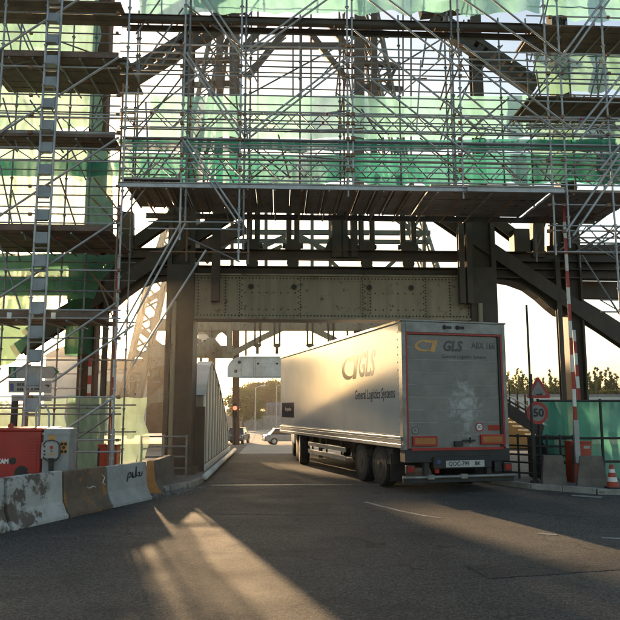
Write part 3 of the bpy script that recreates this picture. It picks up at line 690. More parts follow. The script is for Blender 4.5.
for a in ((84, -4, -14, 58), (119, 57, -14, 142), (119, 137, -14, 225), (117, 220, -14, 306), (116, 303, -14, 392), (134, 325, 52, 382), (113, 398, 60, 433)): brace(sc_l, *a, r=T * 1.1)
for a in ((53, 39, 139, 70), (0, 70, 36, 58), (111, 416, 66, 446), (3, 98, 18, 150), (30, 100, 52, 132), (108, 117, 60, 160), (0, 245, 24, 320), (12, 190, 26, 240)): brace(sc_l, *a, Y=YF + .2, m='galv_dark', r=T * .8)
for a in ((6, -4, 31, 54), (10, -4, 35, 54), (84, 265, 118, 305), (94, 178, 118, 210), (92, 198, 120, 226), (116, 66, 92, 120), (120, 68, 96, 122), (60, 178, 84, 250), (0, 165, 20, 262),
          (50, 105, 86, 180), (2, 5, 12, 52), (112, 250, 84, 238), (100, 285, 118, 330)): brace(sc_l, *a, Y=YK - .4, m='rusty_tube' if a[1] > 170 else 'galv_dark', r=T * .9)
# planked lifts
LX0, LX1 = XX(-24, 60), XX(118, 60)
boards_long(sc_l, LX0, LX1 + .25, YF + .05, YF + 2.0, Z(57, 60), m='wood_deck')
boards_long(sc_l, LX0, LX1, YF + .05, YF + 1.15, Z(0, 60), m='wood_deck')
boards_long(sc_l, LX0, LX1, YF + .05, YF + .75, Z(137, 60), m='wood_deck')
boards_long(sc_l, LX0, LX1, YF + .05, YF + 2.3, Z(231, 60), m='wood_deck')
boards_long(sc_l, LX0, XX(100, 318), YF + .05, YF + 1.6, Z(318, 60), m='wood_deck')
for py, Y1 in ((57, 2.0), (137, .75), (231, 2.3), (318, 1.6)):      # toe boards and transoms
    z = Z(py, 60); beam('toe_board', (LX0, YF + .03, z + .09), (LX1, YF + .03, z + .09), .035, .15, 'wood_deck', sc_l, up=(0, 0, 1))
    for k in range(6):
        x = LX0 + (LX1 - LX0) * (k + .4) / 6; seg('transom', (x, YF - .05, z - .06), (x, YF + Y1 + .1, z - .06), T * .9, 'galv_dark', sc_l)
for k in range(3):      # white clips under the lowest lift
    x = XX(10 + 22 * k, 313); MB().box(x - .05, x + .05, YF - .05, YF + .01, Z(319, 60), Z(313, 60)).build('girder_clip', 'white_paint', sc_l)
# --- climbing mast with stepped plates up the front of the left scaffold
mast = thing('hoist_mast', 'ladder-like grey mast with step plates climbing the left scaffold', 'hoist mast', (XX(28, 430, 15.8), 15.8, 0))
mxl, mxr = XX(31, 300, 15.8), XX(45.5, 300, 15.8)
for x in (mxl, mxr): seg('rail', (x, 15.8, 1.15), (x, 15.8, 13.4), .03, 'galv', mast)
k = 0; z = 1.9
while z < 13:
    o = MB().box(mxl + .03, mxr - .03, 15.78, 15.82, z, z + .26); o.prism([(15.60, z - .02), (15.8, z + .0), (15.8, z - .03), (15.60, z - .05)], 'x', mxl + .04, mxr - .04)
    o.build('step_plate', 'cab_grey', mast, bevel=.006)
    seg('rung', (mxl, 15.8, z - .12), (mxr, 15.8, z - .12), .02, 'galv', mast); z += .545
    k += 1

# --- centre scaffold over the road
for px, py, m in ((182, 240, 'galv'), (187, 226, 'galv_dark'), (240, 262, 'galv'), (244.5, 250, 'galv_dark'), (348, 197, 'galv'), (353, 188, 'galv'), (455, 186, 'galv_dark'), (462, 199, 'galv')):
    upright(sc_c, px, 150, YF, Z(py, px), m=m)
for px, py, m in ((137, 190, 'galv_dark'), (190, 262, 'rusty_tube'), (250, 265, 'galv_dark'), (340, 200, 'galv_dark'), (344, 195, 'rusty_tube'), (447, 200, 'galv_dark'), (452, 200, 'galv'), (300, 195, 'galv_dark'), (400, 195, 'galv_dark'), (502, 195, 'galv_dark')):
    upright(sc_c, px, 120, YK - .1, Z(py, px, YK), m=m)
for py in (46, 54, 66, 76, 95, 114, 123, 139, 148, 155, 170):
    ledger(sc_c, 120, 625, py, YF, pref=240, m=rnd.choice(('galv', 'galv', 'galv_dark')))
for py in (30, 60, 72, 88, 104, 120, 143, 152, 160, 176):
    ledger(sc_c, 122, 622, py, YK, 'galv_dark', pref=240)
for py in (222, 229): ledger(sc_c, 148, 244, py, YF, pref=200)
ledger(sc_c, 150, 250, 252, YF + .9, pref=200, m='rusty_tube')
for Y, dy in ((YF + .03, 0), (YF + .8, 2)):
    lat_girder(sc_c, 120, 625, 114 + dy, 131 + dy, Y, 'galv' if dy == 0 else 'galv_dark')
lat_girder(sc_c, 120, 625, 147, 161, YF + .5); lat_girder(sc_c, 120, 625, 166, 182, YF + .02); lat_girder(sc_c, 130, 625, 162, 178, YK - .2, 'galv_dark')
G2 = [(200, -4, 241, 56), (206, -4, 245, 52), (183, 54, 240, 137), (187, 54, 244, 135), (183, 140, 240, 226), (187, 140, 243, 222), (247, 134, 347, 57), (249, 138, 350, 60), (247, 51, 322, -4), (250, 54, 332, -4),
      (354, 30, 480, 130), (354, 66, 474, 158), (356, 82, 436, 148), (364, -4, 462, 70), (384, -4, 462, 56), (462, -2, 562, 66), (488, -4, 572, 62), (463, 45, 574, 130), (463, 58, 566, 138), (463, 92, 512, 132),
      (181, 222, 118, 334), (185, 224, 124, 336), (206, 250, 132, 366)]
for a in G2: brace(sc_c, *a, r=T)
for a in ((183, 8, 136, 76), (184, 54, 134, 112), (184, 74, 132, 142), (160, 0, 136, 34), (183, 138, 120, 222), (148, 160, 122, 200), (160, 150, 130, 200), (246, 78, 190, 10), (246, 96, 350, 40), (240, 45, 186, 5), (350, 95, 440, 40),
          (188, 238, 240, 262)): brace(sc_c, *a, Y=YF + .15, m='galv_dark', r=T * .85)
for a in ((346, 0, 336, 96), (338, 4, 352, 100), (352, 40, 338, 130), (338, 110, 354, 180), (449, 0, 438, 60), (440, 100, 464, 20), (462, 60, 440, 110), (452, 98, 438, 150), (470, 80, 440, 150), (190, 20, 240, 92), (190, 60, 248, 120),
          (300, 140, 250, 180), (420, 138, 470, 182), (200, 200, 186, 140), (345, 215, 350, 140), (214, 150, 238, 190), (480, 160, 520, 110)): brace(sc_c, *a, Y=YK - .3, m='rusty_tube' if rnd.random() < .45 else 'galv_dark', r=T * .9)
# platform: cross-laid steel panels, then lengthwise ones to the right
PZ = Z(184, 240)
boards_cross(sc_c, XX(120, 184), XX(182, 184) - .02, YF + .05, YK - .15, PZ + .1, .36, 'wood_deck')
boards_cross(sc_c, XX(184, 184), XX(430, 184), YF + .05, YK - .05, PZ, .42, 'steel_deck')
boards_long(sc_c, XX(431, 184), XX(556, 186), YF + .05, YK + .1, PZ + .02, .26, 'steel_deck', .06)
boards_long(sc_c, XX(558, 186), XX(650, 186), YF + .2, YK + .3, PZ - .02, .26, 'steel_deck', .06)
beam('edge_beam', (XX(118, 184), YF - .02, PZ - .06), (XX(470, 184), YF - .02, PZ - .06), .07, .12, 'galv', sc_c, 'ibeam', (0, 0, 1))
beam('edge_beam', (XX(466, 186), YF - .12, PZ - .08), (XX(562, 186), YF - .12, PZ - .08), .08, .14, 'galv', sc_c, 'ibeam', (0, 0, 1))
beam('edge_beam', (XX(126, 184), YK, PZ - .1), (XX(640, 184), YK, PZ - .1), .08, .14, 'galv_dark', sc_c, 'ibeam', (0, 0, 1))
for q in range(140, 640, 27):
    x = XX(q, 184); seg('transom', (x, YF - .08, PZ - .16), (x, YK + .1, PZ - .16), T * .9, 'galv_dark' if q % 2 else 'rusty_tube', sc_c)
# narrow middle walkway and the top walkway
beam('edge_beam', (XX(122, 139), YF + .06, Z(139, 240)), (XX(640, 139), YF + .06, Z(139, 240)), .05, .07, 'galv_dark', sc_c, 'ibeam', (0, 0, 1))
boards_long(sc_c, XX(124, 18), XX(540, 18), YF + .1, YF + .5, Z(15, 240), .2, 'wood_deck')
for y in (YF + .05, YF + .55): beam('edge_beam', (XX(122, 18), y, Z(18.5, 240)), (XX(545, 18), y, Z(18.5, 240)), .08, .14, 'bridge_dark', sc_c, 'ibeam', (0, 0, 1))
# --- right scaffold
for px, py, Y, m in ((549, 255, YF, 'galv'), (563, 248, YF, 'galv'), (608, 320, YF, 'galv'), (632, 400, YF, 'galv'), (530, 262, YK - .1, 'galv_dark'), (572, 268, YK, 'galv_dark'), (600, 200, YK, 'galv_dark')):
    upright(sc_r, px, 120, Y, Z(py, px, Y), m=m)
upright(sc_r, 645, 300, YF, .13); upright(sc_r, 650, 300, YK, .13)
for py in (-2, 17, 54, 62, 73, 117, 125, 134, 150, 160):
    ledger(sc_r, 526, 640, py, YF + .06, pref=580, m=rnd.choice(('galv', 'galv_dark')))
for py in (8, 40, 56, 84, 100, 112, 128): ledger(sc_r, 526, 640, py, YK, 'galv_dark', pref=580)
for py in (205, 226, 231, 252): ledger(sc_r, 548, 640, py, YF + .05, pref=590)
ledger(sc_r, 527, 640, 253, YK - .1, pref=580, m='rusty_tube')
lat_girder(sc_r, 560, 640, 226, 243, YK - .1, 'galv_dark', .36); lat_girder(sc_r, 570, 640, 238, 252, YK + .4, 'galv_dark', .4); lat_girder(sc_r, 600, 640, 300, 312, YK, 'galv_dark', .5)
for a in ((606, -4, 558, 62), (612, -4, 564, 64), (640, 52, 574, 134), (640, 62, 580, 140), (622, 150, 566, 232), (628, 155, 573, 236), (640, 120, 600, 170)): brace(sc_r, *a, r=T * 1.15)
for a in ((545, 5, 530, 62), (548, 0, 533, 75), (536, 70, 546, 130), (532, 98, 560, 60), (527, 105, 572, 62), (610, 40, 590, 130), (600, 60, 585, 118), (560, 100, 545, 180), (520, 150, 560, 110), (590, 150, 560, 180),
          (620, 205, 560, 250), (640, 215, 575, 252), (560, 225, 620, 262), (582, 255, 622, 318), (536, 252, 548, 214), (600, 225, 640, 252), (588, 250, 640, 222), (610, 250, 640, 290)): brace(sc_r, *a, Y=YK - .3, m='rusty_tube' if rnd.random() < .35 else 'galv_dark', r=T * .95)
boards_long(sc_r, XX(536, 25), XX(650, 25), YF + .2, YF + 1.6, Z(22, 580), .26, 'wood_deck')
boards_long(sc_r, XX(534, 95), XX(650, 95), YF + .3, YF + 1.9, Z(92, 580), .26, 'wood_deck')
for py in (22, 92):
    z = Z(py, 580)
    for k in range(5):
        x = XX(538 + 24 * k, py); seg('transom', (x, YF + .1, z - .06), (x, YF + 2, z - .06), T * .9, 'galv_dark', sc_r)
for px, py in ((133, 124), (204, 153), (326, 114), (322, 123), (580, 119), (596, 170), (587, 182), (57, 238), (150, 113)):      # small red end caps on the tubes
    p = at(px, py, YF - .05); MB().cyl(p, p + V((.05, 0, .01)), .024, 8).build('tube_cap', 'sign_red', sc_c)
rt = random.Random(31)
for k in range(46):
    x = rt.uniform(130, 610); y = rt.uniform(-5, 170); L_ = rt.uniform(25, 80); a = rt.choice((rt.uniform(-.12, .12), rt.uniform(.6, 1.1), rt.uniform(-1.1, -.6), rt.uniform(1.4, 1.75)))
    Y0 = rt.uniform(16.5, 18.3); root = sc_c if x < 530 else sc_r
    p0 = at(x, y, Y0); p1 = at(x + L_ * math.cos(a), min(178, y + L_ * math.sin(a)), Y0 + rt.uniform(-.5, .5)); seg('loose_tube', p0, p1, T * rt.uniform(.75, 1), rt.choice(('galv', 'galv_dark', 'galv_dark', 'rusty_tube')), root)
for root, pxs, pys in ((sc_l, (-12, 31, 118), (13, 33, 67, 95, 114, 132, 148, 186, 214, 270, 291, 338, 397, 440)), (sc_r, (549, 563, 608), (17, 54, 73, 117, 134, 160, 205, 231))):
    k_ = MB()
    for px in pxs:
        for py in pys:
            p = at(px, py, YF - .04); p.x += rt.uniform(-.03, .03); q = rt.uniform(.035, .05); k_.box(p.x - q, p.x + q, p.y - .03, p.y + .03, p.z - q, p.z + q * .8)
    k_.build('couplers', 'rusty_tube', root, bevel=.012)['kind'] = 'stuff'
# couplers where tubes cross
cb = MB()
for px in (182, 240, 348, 353, 460):
    for py in (46, 54, 66, 76, 114, 123, 139, 155, 170):
        p = at(px, py, YF - .035); s = .045; cb.box(p.x - s, p.x + s, p.y - .03, p.y + .02, p.z - s, p.z + s)
o = cb.build('couplers', 'rusty_tube', sc_c, bevel=.01); o['kind'] = 'stuff'

# ---------------------------------------------------------------- debris netting
def net(label, px0, py0, px1, py1, Y, m, sag=.05, fold=.10, seed=0, nx=70, nz=30, wav=1.0, name='debris_net', corners=None):
    """a hanging sheet between two heights: pinned along the top edge, folded and bellied below"""
    if corners: c = [at(x, y, Y) for x, y in corners]
    else: c = [at(px0, py0, Y), at(px1, py0, Y), at(px1, py1, Y), at(px0, py1, Y)]
    b = MB()
    for j in range(nz + 1):
        for i in range(nx + 1):
            s, t = i / nx, j / nz
            p = (c[0].lerp(c[1], s)).lerp(c[3].lerp(c[2], s), t)
            n1 = noise.noise(V((p.x * 1.1 * wav + seed, seed * 1.7, p.z * .45))); n2 = noise.noise(V((p.x * 3.0 * wav + p.z * 1.6, seed + 5, p.z * 1.3)))
            e = .25 + math.sin(math.pi * min(1, max(0, t)))
            n3 = noise.noise(V((p.x * 5.5 + p.z * 3.5, seed + 9, p.z * 4.0 - p.x))); y = p.y + fold * e * (n1 * 1.6 + n2 * .8 + n3 * .35)
            z = p.z - sag * math.sin(math.pi * ((s * 4) % 1)) * (1 - t) - (.12 * noise.noise(V((p.x * 1.7, seed, 3))) * t * fold * 8)
            x = p.x + (.30 * noise.noise(V((p.z * 1.3, seed, 8))) * (1 if s > .9 or s < .1 else .3)); z += (.22 * noise.noise(V((p.x * .8, seed, 11))) + .1 * noise.noise(V((p.x * 2.5, seed, 12)))) * t * t * (1 if fold > .1 else .35)
            b.v.append((x, y, z))
    w = nx + 1; b.f = [(j * w + i, j * w + i + 1, (j + 1) * w + i + 1, (j + 1) * w + i) for j in range(nz) for i in range(nx)]
    o = b.build(name, m, None, smooth=True)
    return tag(o, label, 'netting', 'debris nets hung on the scaffolds')
net('pale mint debris net stretched across the middle of the centre scaffold', 150, 95, 540, 138, YK + .12, 'net_mint', .04, .10, 1, 150, 24)
net('darker green net strip folded over the middle walkway of the centre scaffold', 122, 139, 622, 151, YF + .85, 'net_green', .02, .06, 2, 150, 8)
net('green net skirt just above the big platform of the centre scaffold', 120, 153, 622, 184, YK + .05, 'net_green', .05, .11, 3, 150, 20)
net('mint net draped over the rail of the top walkway, centre', 140, -30, 540, 13, YF + .95, 'net_mint', .05, .14, 4, 130, 24)
net('tall lime net backing the upper left scaffold', -30, -40, 100, 56, YK + .3, 'net_lime', .05, .16, 5)
net('lime net sheet behind the second lift of the left scaffold', -30, 58, 103, 132, YK + .35, 'net_lime', .06, .18, 6)
net('wide lime net behind the third lift of the left scaffold', -30, 133, 112, 232, YK + .3, 'net_lime', .06, .2, 7)
net('dense green net strip rolled along the third lift guard rail, left', -30, 160, 122, 176, YK + .1, 'net_green', .03, .06, 8, 60, 8)
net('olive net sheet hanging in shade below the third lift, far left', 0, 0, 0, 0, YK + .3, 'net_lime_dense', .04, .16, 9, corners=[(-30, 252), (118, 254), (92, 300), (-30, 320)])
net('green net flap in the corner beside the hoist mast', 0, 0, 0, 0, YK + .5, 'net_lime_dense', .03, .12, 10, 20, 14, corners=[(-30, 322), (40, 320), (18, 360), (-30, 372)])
net('lime net sheet wrapping the lowest lift beside the left barrier', 66, 397, 146, 470, YK + .2, 'net_pale', .03, .12, 12)
net('pale lime net strip low on the left behind the red generator', -30, 398, 66, 466, YK + .25, 'net_pale', .03, .08, 13)
net('lime net filling the upper right scaffold above its second lift', 536, 30, 650, 92, YK + .2, 'net_lime', .05, .2, 14)
net('lime net sheet billowing below the second lift of the right scaffold', 530, 104, 650, 182, YK + .25, 'net_lime', .05, .2, 15)
net('mint net tied along the top lift of the right scaffold', 541, -30, 650, 20, YK, 'net_mint', .05, .15, 16)
net('dark green net screen stretched between barrier posts, lower right', 546, 401, 660, 486, 18.2, 'net_teal', .02, .10, 17, 30, 20, name='screen_net')
net('loose green net corner folded back beside the speed limit sign', 0, 0, 0, 0, 18.1, 'net_teal', .02, .08, 18, 14, 14, corners=[(541, 401), (556, 401), (578, 462), (548, 455)], name='screen_net')
# net wrapped round the outer left bridge column
def wrap(label, cx, y0, y1, Y, r, m, seed):
    b = MB(); n = 20; k = 24; z1, z0 = at(cx, y0, Y).z, at(cx, y1, Y).z; x = at(cx, (y0 + y1) / 2, Y).x
    for j in range(k + 1):
        for i in range(n):
            a = 2 * math.pi * i / n; z = z0 + (z1 - z0) * j / k; q = r * (1 + .10 * noise.noise(V((math.cos(a) * 2, math.sin(a) * 2 + seed, z * 1.5 + i * .1))))
            sq = 1 / max(abs(math.cos(a)), abs(math.sin(a))); sq = .6 + .4 * sq
            b.v.append((x + q * sq * math.cos(a), Y + q * sq * math.sin(a), z))
    b.f = [(j * n + i, j * n + (i + 1) % n, (j + 1) * n + (i + 1) % n, (j + 1) * n + i) for j in range(k) for i in range(n)]
    tag(b.build('debris_net', m, None, smooth=True), label, 'netting', 'debris nets hung on the scaffolds')
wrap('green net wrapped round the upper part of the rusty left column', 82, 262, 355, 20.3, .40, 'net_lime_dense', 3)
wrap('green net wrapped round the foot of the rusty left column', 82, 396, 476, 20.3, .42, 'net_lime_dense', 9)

# ---------------------------------------------------------------- articulated lorry
W, LT = 2.74, 12.3
tr = thing('articulated_lorry', 'white box lorry seen from behind, driving onto the bridge', 'lorry')
hx = W / 2
body = MB().box(-hx + .01, hx - .01, .10, LT, 1.30, 3.96).build('box_body', 'box_side', tr, bevel=.03)
MB().box(-hx - .012, hx + .012, .05, LT + .01, 3.955, 4.03).build('roof_rail', 'alu', tr, bevel=.015)
for z0, z1, p in ((1.02, 1.12, .014), (1.125, 1.23, .004), (1.235, 1.295, .018)):     # lower side rails
    MB().box(-hx - p, hx + p, .12, LT, z0, z1).build('side_rail', 'alu', tr, bevel=.012)
for y in (.55,):
    for s in (-1, 1):
        for k in range(15): MB().lathe([(.018, 0), (.014, s * .012)], 8, (s * (hx - .01), .28, 1.4 + k * .18), 'x').build('side_rivet', 'alu', body)
# rear frame and roller door
for s in (-1, 1): MB().box(min(s * hx, s * (hx - .10)), max(s * hx, s * (hx - .10)), -.02, .2, .98, 3.98).build('rear_post', 'dirty_alu', tr, bevel=.015)
MB().box(-hx + .10, hx - .10, -.018, .2, 3.72, 3.98).build('rear_header', 'dirty_alu', tr, bevel=.012)
MB().box(-hx - .02, hx + .02, -.04, .3, 3.975, 4.02).build('rear_cap', 'dirty_alu', tr, bevel=.01)
b = MB()
for x in (-.26, .08): b.lathe([(.055, -.018), (.055, -.03), (.035, -.034), (.03, -.02)], 14, (x, 0, 3.86), 'y'); b.box(x, x + .18, -.032, -.019, 3.83, 3.89)
b.build('marker_lamp', 'truck_dark', tr)
for s in (-1, 1): MB().box(min(s * (hx - .10), s * (hx - .14)), max(s * (hx - .10), s * (hx - .14)), -.012, .1, 1.02, 3.715).build('red_seal', 'sign_red', tr)
MB().box(-hx + .141, hx - .141, -.012, .1, 3.68, 3.718).build('red_seal', 'sign_red', tr)
MB().box(hx - .205, hx - .142, -.004, .1, 1.02, 3.675).build('door_gap', 'black', tr)
dx0, dx1 = -hx + .142, hx - .21
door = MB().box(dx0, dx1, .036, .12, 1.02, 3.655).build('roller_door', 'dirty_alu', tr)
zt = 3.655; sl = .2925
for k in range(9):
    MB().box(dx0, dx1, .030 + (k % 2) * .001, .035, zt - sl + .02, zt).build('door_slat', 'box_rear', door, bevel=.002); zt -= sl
lx = lambda px: (px - 455) / 108 * W
lz = lambda py: (492.5 - py) * .02325
YD = .026
def swoosh(parent, m, cx, cz, s, plane, a, sgn=1):
    """a tapering crescent running into a slanted arrow block"""
    n = 22; outer = []; inner = []
    for i in range(n + 1):
        t = math.radians(95 + (318 - 95) * i / n); outer.append((.50 * math.cos(t), .27 * math.sin(t)))
        u = i / n; th = .035 + .085 * math.sin(math.pi * min(1, u * 1.0)) ; inner.append(((.50 - th * 1.25) * math.cos(t) + .02, (.27 - th) * math.sin(t)))
    def m2(p): return (cx + sgn * s * (p[0] + .16 * p[1]), cz + s * p[1])
    b = MB()
    for i in range(n):
        q = [m2(outer[i]), m2(outer[i + 1]), m2(inner[i + 1]), m2(inner[i])]
        b.prism(q, plane, a, a + (-.002))
    for q in ([(-.05, .27), (.66, .272), (.635, .15), (.02, .16)], [(.40, .148), (.632, .148), (.555, -.27), (.33, -.27)]):
        b.prism([m2(p) for p in q], plane, a, a - .002)
    b.build('logo_mark', m, parent)
RT = (R(90), 0, 0)
swoosh(door, 'logo_orange', lx(424.5), lz(346), .50, 'y', YD)
text('logo_letters', 'GLS', .34, 'logo_grey', door, (lx(453), YD, lz(346)), RT, .22, .012, .88)
text('logo_subtitle', 'General Logistics Systems', .125, 'logo_grey', door, (lx(465.5), YD, lz(356.3)), RT, .1, 0, .9)
text('fleet_number', 'ABX 166', .22, 'logo_grey', door, (lx(486), YD, lz(344.5)), RT, 0, .002, .78)
def disc(name, m, parent, x, y, z, r, r2=0):
    b = MB(); b.lathe([(r, 0), (r, -.004), (r2, -.004), (r2, 0)] if r2 else [(r, 0), (r, -.002)], 24, (x, y, z), 'y', not r2); return b.build(name, m, parent)
rd = disc('speed_disc', 'sign_white', door, lx(479), YD, lz(428), .085); disc('ring', 'sign_red', rd, lx(479), YD, lz(428), .105, .078); text('numeral', '80', .11, 'black', rd, (lx(479), YD - .005, lz(428)), RT)
rd = disc('round_sticker', 'dirty_alu', door, lx(413.5), YD, lz(431), .08); disc('ring', 'logo_grey', rd, lx(413.5), YD, lz(431), .088, .074); text('letter', 'B', .11, 'logo_grey', rd, (lx(413.5), YD - .005, lz(431)), RT)
MB().box(lx(488), lx(501), YD - .004, YD, lz(431.5), lz(426)).build('red_sticker', 'lens_red', door)
for a, c, y0, y1 in ((410, 434.5, 446.5, 436.5), (479, 503, 445.5, 435.5)):
    q = MB().box(lx(a), lx(c), -.03, YD, lz(y0), lz(y1)).build('marker_board', 'sign_red', door, bevel=.004)
    MB().box(lx(a) + .05, lx(c) - .05, -.036, -.031, lz(y0) + .045, lz(y1) - .045).build('reflector', 'reflect_amber', q)
b = MB().box(lx(452), lx(460), -.05, YD, lz(447), lz(442)); b.box(lx(460), lx(473), -.045, -.02, lz(442.5), lz(440.5)); b.cyl((lx(467), -.06, lz(444)), (lx(467), -.06, lz(438)), .025, 8)
b.build('door_latch', 'truck_dark', door)
# rear cross member, plate, lamps, underrun bar
cm = MB().box(-hx + .02, hx - .02, -.06, .25, .70, 1.0).build('cross_member', 'truck_dark', tr, bevel=.02)
MB().box(-hx + .17, hx - .2, -.075, -.055, .975, 1.035).build('sill_strip', 'sign_red', cm)
pc = MB().box(lx(428), lx(487), -.14, -.06, lz(468.5), lz(456.5)).build('plate_carrier', 'black', tr, bevel=.02)
pn = MB().box(lx(440), lx(479), -.152, -.141, lz(467), lz(460.5)).build('number_plate', 'plate_white', pc)
text('plate_text', 'QOC-799', .135, 'black', pn, (lx(453), -.154, lz(463.8)), RT, 0, .002, .95); text('plate_text', 'BK', .11, 'black', pn, (lx(472), -.154, lz(463.8)), RT, 0, .004)
disc('badge', 'sign_blue', pc, lx(433), -.141, lz(461.5), .05)
for a in (402, 500.5):
    l = MB().box(lx(a), lx(a + 8.5), -.09, .0, lz(472.5), lz(464.5)).build('tail_lamp', 'truck_dark', tr, bevel=.01); MB().box(lx(a) + .03, lx(a + 8.5) - .03, -.1, -.089, lz(472) + .02, lz(465) - .01).build('lens', 'lens_red', l)
MB().box(lx(430), lx(434), -.1, -.05, lz(472.5), lz(468.5)).build('reflector', 'lens_red', tr)
ub = MB().box(-hx - .06, hx + .02, -.14, -.02, lz(482), lz(474.5)).build('underrun_bar', 'truck_dark', tr, bevel=.02)
seg('bar_tube', (-hx - .1, -.17, lz(476)), (hx + .04, -.17, lz(476)), .035, 'dirty_alu', ub)
for x in (lx(424), lx(457)): MB().box(x - .08, x + .08, -.215, -.13, lz(478), lz(473.5)).build('bar_bracket', 'dirty_alu', ub)
for s in (-.8, .8): MB().box(s - .06, s + .06, -.02, .12, lz(476), .72).build('bar_arm', 'truck_dark', ub)
MB().box(lx(492), lx(500), -.04, .15, .45, .70).build('toolbox', 'truck_dark', tr, bevel=.02)
# chassis
for s in (-.5, .5): MB().box(s - .08, s + .08, .25, LT - .3, .72, 1.02).build('chassis_beam', 'truck_dark', tr)
def wheel(parent, x, y, side, r=.52, w=.34):
    t = MB().lathe([(r * .60, -w / 2), (r * .93, -w / 2), (r, -w / 2 + .05), (r, w / 2 - .05), (r * .93, w / 2), (r * .60, w / 2)], 28, (x, y, r), 'x').build('wheel', 'rubber', parent, smooth=False)
    o = side * w / 2
    MB().lathe([(r * .61, o * 1.01), (r * .56, o * .9), (r * .40, o * .55), (r * .24, o * .62), (r * .22, o * 1.05), (r * .10, o * 1.08)], 22, (x, y, r), 'x').build('rim', 'rim_dark', t)
    b = MB()
    for k in range(10): a = k * .628; b.lathe([(.022, o * .6), (.02, o * .85)], 6, (x, y + r * .33 * math.cos(a), r + r * .33 * math.sin(a)), 'x')
    b.build('wheel_nuts', 'truck_dark', t)['kind'] = 'stuff'
    return t
for y in (1.75, 3.1):
    for s in (-1, 1): wheel(tr, s * (hx - .26), y, s)
    seg('axle', (-hx + .3, y, .52), (hx - .3, y, .52), .09, 'truck_dark', tr)
for s in (-1, 1):      # mudguards, mud flaps
    b = MB(); xx0, xx1 = sorted((s * (hx - .44), s * (hx - .06)))
    for cy in (1.75, 3.1):
        for k in range(8):
            a0, a1 = math.pi * (.12 + .76 * k / 8), math.pi * (.12 + .76 * (k + 1) / 8)
            b.add([(x, cy + .60 * math.cos(a), .52 + .58 * math.sin(a)) for a in (a0, a1) for x in (xx0, xx1)], [(0, 1, 3, 2)])
    o = b.build('mudguard', 'truck_dark', tr); m_ = o.modifiers.new('solid', 'SOLIDIFY'); m_.thickness = .02
    MB().box(xx0, xx1, .92, .94, .2, .85).build('mud_flap', 'rubber', tr)
    for z in (.46, .70): MB().box(min(s * (hx - .02), s * (hx - .06)), max(s * (hx - .02), s * (hx - .06)), 4.25, 8.2, z, z + .13).build('side_guard', 'alu', tr, bevel=.01)
    for y in (4.7, 6.2, 7.8): MB().box(min(s * (hx - .06), s * (hx - .1)), max(s * (hx - .06), s * (hx - .1)), y, y + .06, .44, 1.02).build('guard_strut', 'truck_dark', tr)
    MB().box(min(s * (hx - .1), s * (hx - .3)), max(s * (hx - .1), s * (hx - .3)), .9, 1.5, .58, .98).build('equipment_box', 'truck_dark', tr, bevel=.02)
    seg('landing_leg', (s * .8, 8.55, .25), (s * .8, 8.55, 1.0), .07, 'dirty_alu', tr)
MB().cyl((-.75, 5.2, .68), (.75, 5.2, .68), .22, 16).build('air_tank', 'truck_dark', tr)
MB().box(-.65, .65, 3.9, 5.0, .5, .72).build('pallet_box', 'orange_paint', tr)
# side lettering on the left wall (x = -hx)
XS = -hx + .008; ST = (R(90), 0, R(-90))
text('side_letters', 'GLS', .92, 'logo_side_grey', body, (XS, 2.45, 3.08), ST, .25, .02, .80)
swoosh(body, 'logo_side_orange', 3.85, 3.08, 1.2, 'x', XS, -1)
text('side_subtitle', 'General Logistics Systems', .36, 'logo_navy', body, (XS, 1.9, 2.30), ST, .15, .002, .76)
pn = MB().box(XS - .004, XS, 10.1, 12.0, 1.62, 2.18).build('side_panel', 'navy_panel', body)
b = MB(); y = 11.45
for k, w in enumerate((.10, .07, .12, .06, .11, .07, .12, .09)):
    b.box(XS - .007, XS - .005, y - w, y, 1.87 - (.05 if k == 3 else 0), 1.97 + (.04 if k in (0, 5) else 0)); y -= w + .03
b.build('panel_mark', 'logo_side_grey', pn)
b = MB()
for z in (1.44, 1.52): b.lathe([(.03, XS + .0), (.03, XS - .008)], 10, (0, 12.0, z), 'x')
b.build('side_marker', 'black', body)
# tractor unit ahead of the box
tc = MB()
cab = MB().prism([(LT + .25, .55), (LT + 2.25, .45), (LT + 2.3, 1.7), (LT + 2.05, 2.9), (LT + 1.6, 3.55), (LT + .3, 3.75)], 'x', -1.22, 1.22).build('cab', 'white_paint', tr, bevel=.08)
MB().prism([(LT + 2.315, 1.75), (LT + 2.08, 2.85), (LT + 2.06, 2.85), (LT + 2.29, 1.75)], 'x', -1.1, 1.1).build('windscreen', 'car_glass', cab)
for s in (-1, 1):
    MB().prism([(LT + .95, 1.7), (LT + 2.05, 1.7), (LT + 1.85, 2.55), (LT + .95, 2.55)], 'x', s * 1.222, s * 1.228).build('door_window', 'car_glass', cab)
    MB().box(min(s * 1.25, s * 1.45), max(s * 1.25, s * 1.45), LT + 2.0, LT + 2.1, 1.9, 2.6).build('mirror', 'black', cab, bevel=.03)
    for y in (9.15, 10.5): wheel(tr, s * (hx - .3), y, s)
    wheel(tr, s * (hx - .32), LT + 1.2, s)
    MB().box(s * .42 - .06, s * .42 + .06, 8.6, LT + 1.8, .55, .80).build('tractor_beam', 'truck_dark', tr)
MB().lathe([(.55, 1.0), (.5, .9), (.3, .82)], 20, (0, 9.9, 0)).build('fifth_wheel', 'truck_dark', tr)
KP = Matrix.Translation((0, 9.8, 0)) @ Matrix.Rotation(R(-11), 4, 'Z') @ Matrix.Translation((0, -9.8, 0))      # the tractor has already straightened up
for o in [x for x in bpy.data.objects if x.parent == tr]:
    if o.name.split('.')[0] in ('cab', 'tractor_beam', 'fifth_wheel') or (o.name.startswith('wheel') and max(v.co.y for v in o.data.vertices) > 9): o.matrix_basis = KP @ o.matrix_basis
